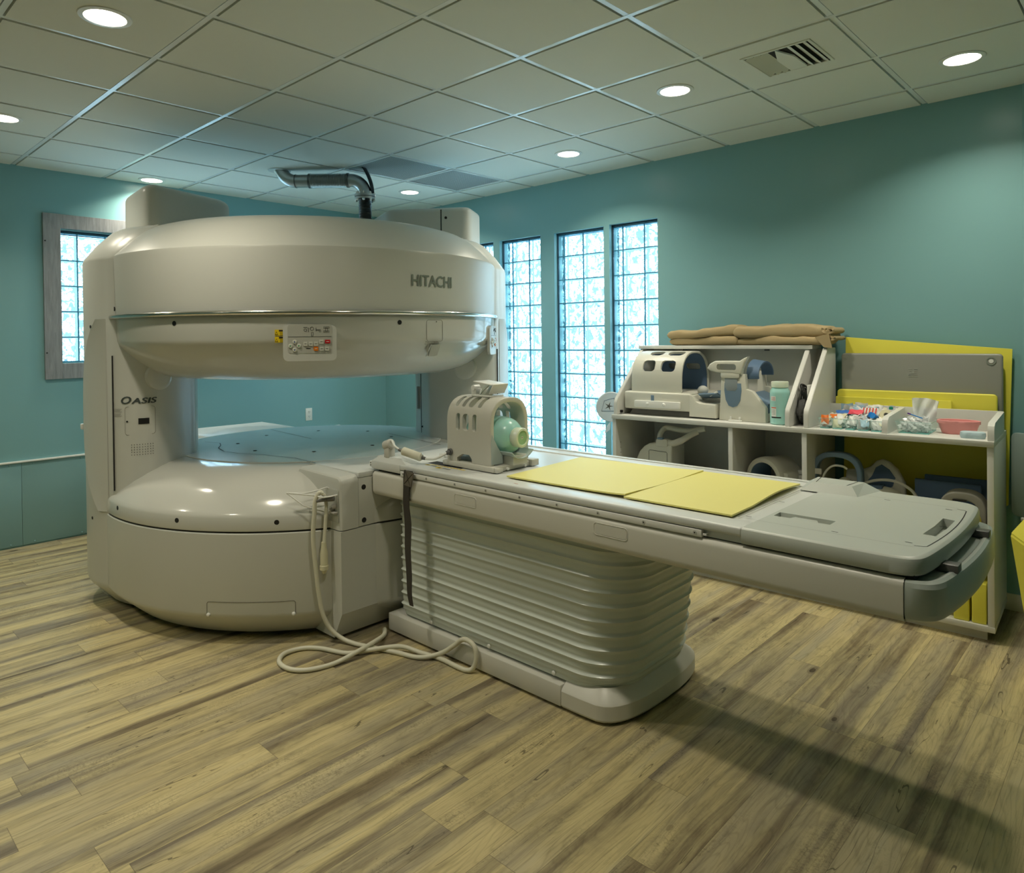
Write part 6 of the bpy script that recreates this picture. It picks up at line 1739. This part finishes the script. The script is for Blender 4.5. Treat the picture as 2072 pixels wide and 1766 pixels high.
MB().box(-0.055, 0.035, -0.20, -0.12, 0.135, 0.158, 0.006).build('blue_pad', M['bluedk'], sd)
MB().tube(smooth_path([(-0.11, -0.18, 0.12), (-0.05, -0.18, 0.165), (0.02, -0.18, 0.190), (0.10, -0.18, 0.190), (0.17, -0.18, 0.155), (0.205, -0.18, 0.105), (0.225, -0.18, 0.05)], 7), 0.008, 10).build('cable', M['coil'], sd)
tag(sd, 'ivory saddle-shaped coil with blue cushion and curved cable, in the right compartment', 'coil')
for (y0, x0, x1, h_, lb) in ((0.335, 1.760, 2.070, 0.190, 'slate blue foam pad standing in the right compartment, the front one of two'), (0.385, 1.800, 2.120, 0.210, 'slate blue foam pad standing in the right compartment, the rear one of two')):
    o = croot('foam_pad', (x0 + x1) / 2, y0, ZL2); w = (x1 - x0)
    MB().box(-w / 2, w / 2, 0.0, 0.022, 0.0, h_, 0.003).build('foam_slab', M['bluedk'], o); tag(o, lb, 'pad', 'blue foam pads in the cabinet')
cs = croot('knee_coil', 2.02, 0.12, ZL2)
mb = MB(); arch(mb, -0.06, 0.06, 0.100, 0.195, 0.070, 0.155, 0.0, 0.008); mb.warp(lambda v: Vector((v.y, v.x, v.z)))
mb.build('grey_arch', mat('warm_grey_plastic', (0.34, 0.33, 0.29), 0.4), cs, ang=35)
MB().box(-0.055, 0.055, -0.03, 0.03, 0.0, 0.090, 0.012).build('yellow_filling', M['yellow'], cs)
MB().box(-0.040, 0.02, -0.066, -0.060, 0.150, 0.158, 0.001).build('slot', M['dark'], cs)
tag(cs, 'warm grey arched coil at the right end of the inner shelf, over a yellow cushion', 'coil')
pc = croot('yellow_pouch', 2.055, 0.035, ZL2)
crumple(MB(), (0, 0, 0.062), 0.05, (0.95, 0.45, 1.20), 90, 14, 0.12).build('pouch', mat('pale_yellow_film', S(206, 196, 84), 0.3), pc)
tag(pc, 'crumpled pale yellow pouch hanging over the shelf edge beside the grey arched coil', 'pouch')
for x0, x1, h_, lb in ((2.062, 2.128, 0.200, 'upright yellow foam block at the bottom of the cabinet, against its right side'), (1.985, 2.056, 0.172, 'upright yellow foam block at the bottom of the cabinet, left one of two')):
    o = croot('yellow_block', (x0 + x1) / 2, 0.06, 0.083); w = x1 - x0
    MB().box(-w / 2 + 0.002, w / 2 - 0.002, -0.045, 0.32, 0.0, h_, 0.006, 3).build('vinyl_cover', M['yellow'], o); tag(o, lb, 'foam block', 'yellow foam blocks in the cabinet')
def roll_y(x, y, z, r, L, lb, lie=True):
    o = croot('foam_roll', x, y, z)
    m_ = Matrix.Translation((0, 0, r)) @ Matrix.Rotation(-PI / 2, 4, 'X')
    MB().lathe([(r * 0.30, 0.0), (r - 0.004, 0.0), (r, 0.004), (r, L - 0.004), (r - 0.004, L), (r * 0.30, L), (r * 0.30, 0.0)], 28, mtx=m_, close=False).build('vinyl_roll', M['yellow'], o)
    MB().box(-r * 0.85, -r * 0.2, -0.002, 0.001, r * 0.98, r * 1.12, mtx=Matrix.Translation((0, 0, 0))).build('slit', M['dark'], o)
    tag(o, lb, 'foam roll', 'yellow foam rolls in the cabinet')
roll_y(1.935, 0.045, 0.083, 0.037, 0.30, 'short yellow foam roll lying beside the foam blocks in the cabinet bottom')
roll_y(2.080, 0.06, 0.284, 0.036, 0.25, 'short yellow foam roll resting on top of the yellow foam blocks')
roll_y(1.76, 0.12, 0.083, 0.060, 0.30, 'thick yellow foam roll at the bottom of the cabinet, behind the table end')
o = croot('dark_pad', 1.86, 0.08, 0.083); MB().box(-0.035, 0.030, -0.03, 0.25, 0, 0.05, 0.01).build('pad_body', mat('brown_pad', (0.05, 0.045, 0.035), 0.7), o); tag(o, 'dark brown pad at the bottom of the cabinet left of the yellow roll', 'pad')

# ---- things right of the cabinet
wd = empty('foam_wedge', (5.95, -0.85, 0.0))
b2 = bmesh.new()
for p_ in [(5.722, -0.735, 0.592), (5.93, -0.74, 0.90), (5.98, -1.02, 0.50), (5.80, -0.72, 0.02), (6.05, -0.98, 0.02), (6.12, -0.62, 0.02), (5.93, -0.50, 0.02), (5.92, -0.55, 0.62), (6.15, -0.66, 0.88)]:
    b2.verts.new(Vector(p_) - Vector((5.95, -0.85, 0.0)))
bmesh.ops.convex_hull(b2, input=b2.verts[:]); bmesh.ops.recalc_face_normals(b2, faces=b2.faces[:])
bmesh.ops.dissolve_limit(b2, angle_limit=0.02, verts=b2.verts[:], edges=b2.edges[:])
bmesh.ops.bevel(b2, geom=b2.edges[:], offset=0.008, segments=3, affect='EDGES', clamp_overlap=True)
mb = MB(); mb._merge(b2); mb.build('vinyl_cover', M['yellow'], wd, ang=30)
tag(wd, 'large faceted yellow foam wedge standing on the floor at the right edge of the photo', 'foam wedge')
wp = empty('hanging_board', (5.80, -0.155, 0.54))
wp.rotation_euler = (0, 0, math.atan2(-0.45, 0.89))
MB().prism(rrect(0.40, 0.445, 0.03, 5, 0.0, 0.2225), -0.010, 0.010, 0.004, mtx=Matrix.Translation((0.03, 0, 0)) @ RX90).build('panel_body', mat('cool_grey_laminate', S(150, 166, 164), 0.4), wp)
MB().box(-0.115, -0.085, -0.02, 0.03, -0.02, 0.0, 0.003).build('support_foot', M['white'], wp)
tag(wp, 'cool grey panel mounted above the yellow foam wedge beside the cabinet', 'panel')
# ---- round plastic disc left of the cabinet
dc = empty('plastic_disc', (3.325, -0.47, 1.015)); dc.rotation_euler = (0, 0, math.radians(38))
MB().lathe([(0, -0.004), (0.104, -0.004), (0.110, 0.0), (0.104, 0.004), (0, 0.004)], 44, mtx=RX90).build('disc_face', mat('milky_disc', (0.70, 0.76, 0.80), 0.2), dc)
mb = MB(); mb.tube([(-0.070, -0.006, -0.03), (-0.05, -0.006, 0.045), (0.02, -0.006, 0.065), (0.03, -0.006, -0.03)], 0.0018, 5, closed=True); mb.build('printed_frame', M['bluedk'], dc)
for a in range(5): MB().prism([(0.0, -0.006), (0.034, 0.0), (0.0, 0.006)], 0.0045, 0.0055, mtx=Matrix.Translation((-0.018, 0, 0.005)) @ RX90 @ Matrix.Rotation(a * 1.25, 4, 'Z')).build('star_ray', M['clampgrey'], dc)
mb = MB(); mb.raw([(-0.03, 0, -0.135), (-0.005, 0, -0.105), (-0.012, 0, -0.165), (-0.055, 0, -0.20), (-0.03, 0.004, -0.135), (-0.005, 0.004, -0.105), (-0.012, 0.004, -0.165), (-0.055, 0.004, -0.20)], [(0, 1, 2, 3), (7, 6, 5, 4), (0, 4, 5, 1), (1, 5, 6, 2), (2, 6, 7, 3), (3, 7, 4, 0)])
mb.build('film_tail', M['bagfilm'], dc)
MB().cyl((0.100, 0.004, 0.01), (0.165, 0.004, 0.01), 0.005, 10).build('hanging_peg', M['white'], dc)
tag(dc, 'round milky plastic disc with a printed star hanging at the left side of the cabinet', 'disc')
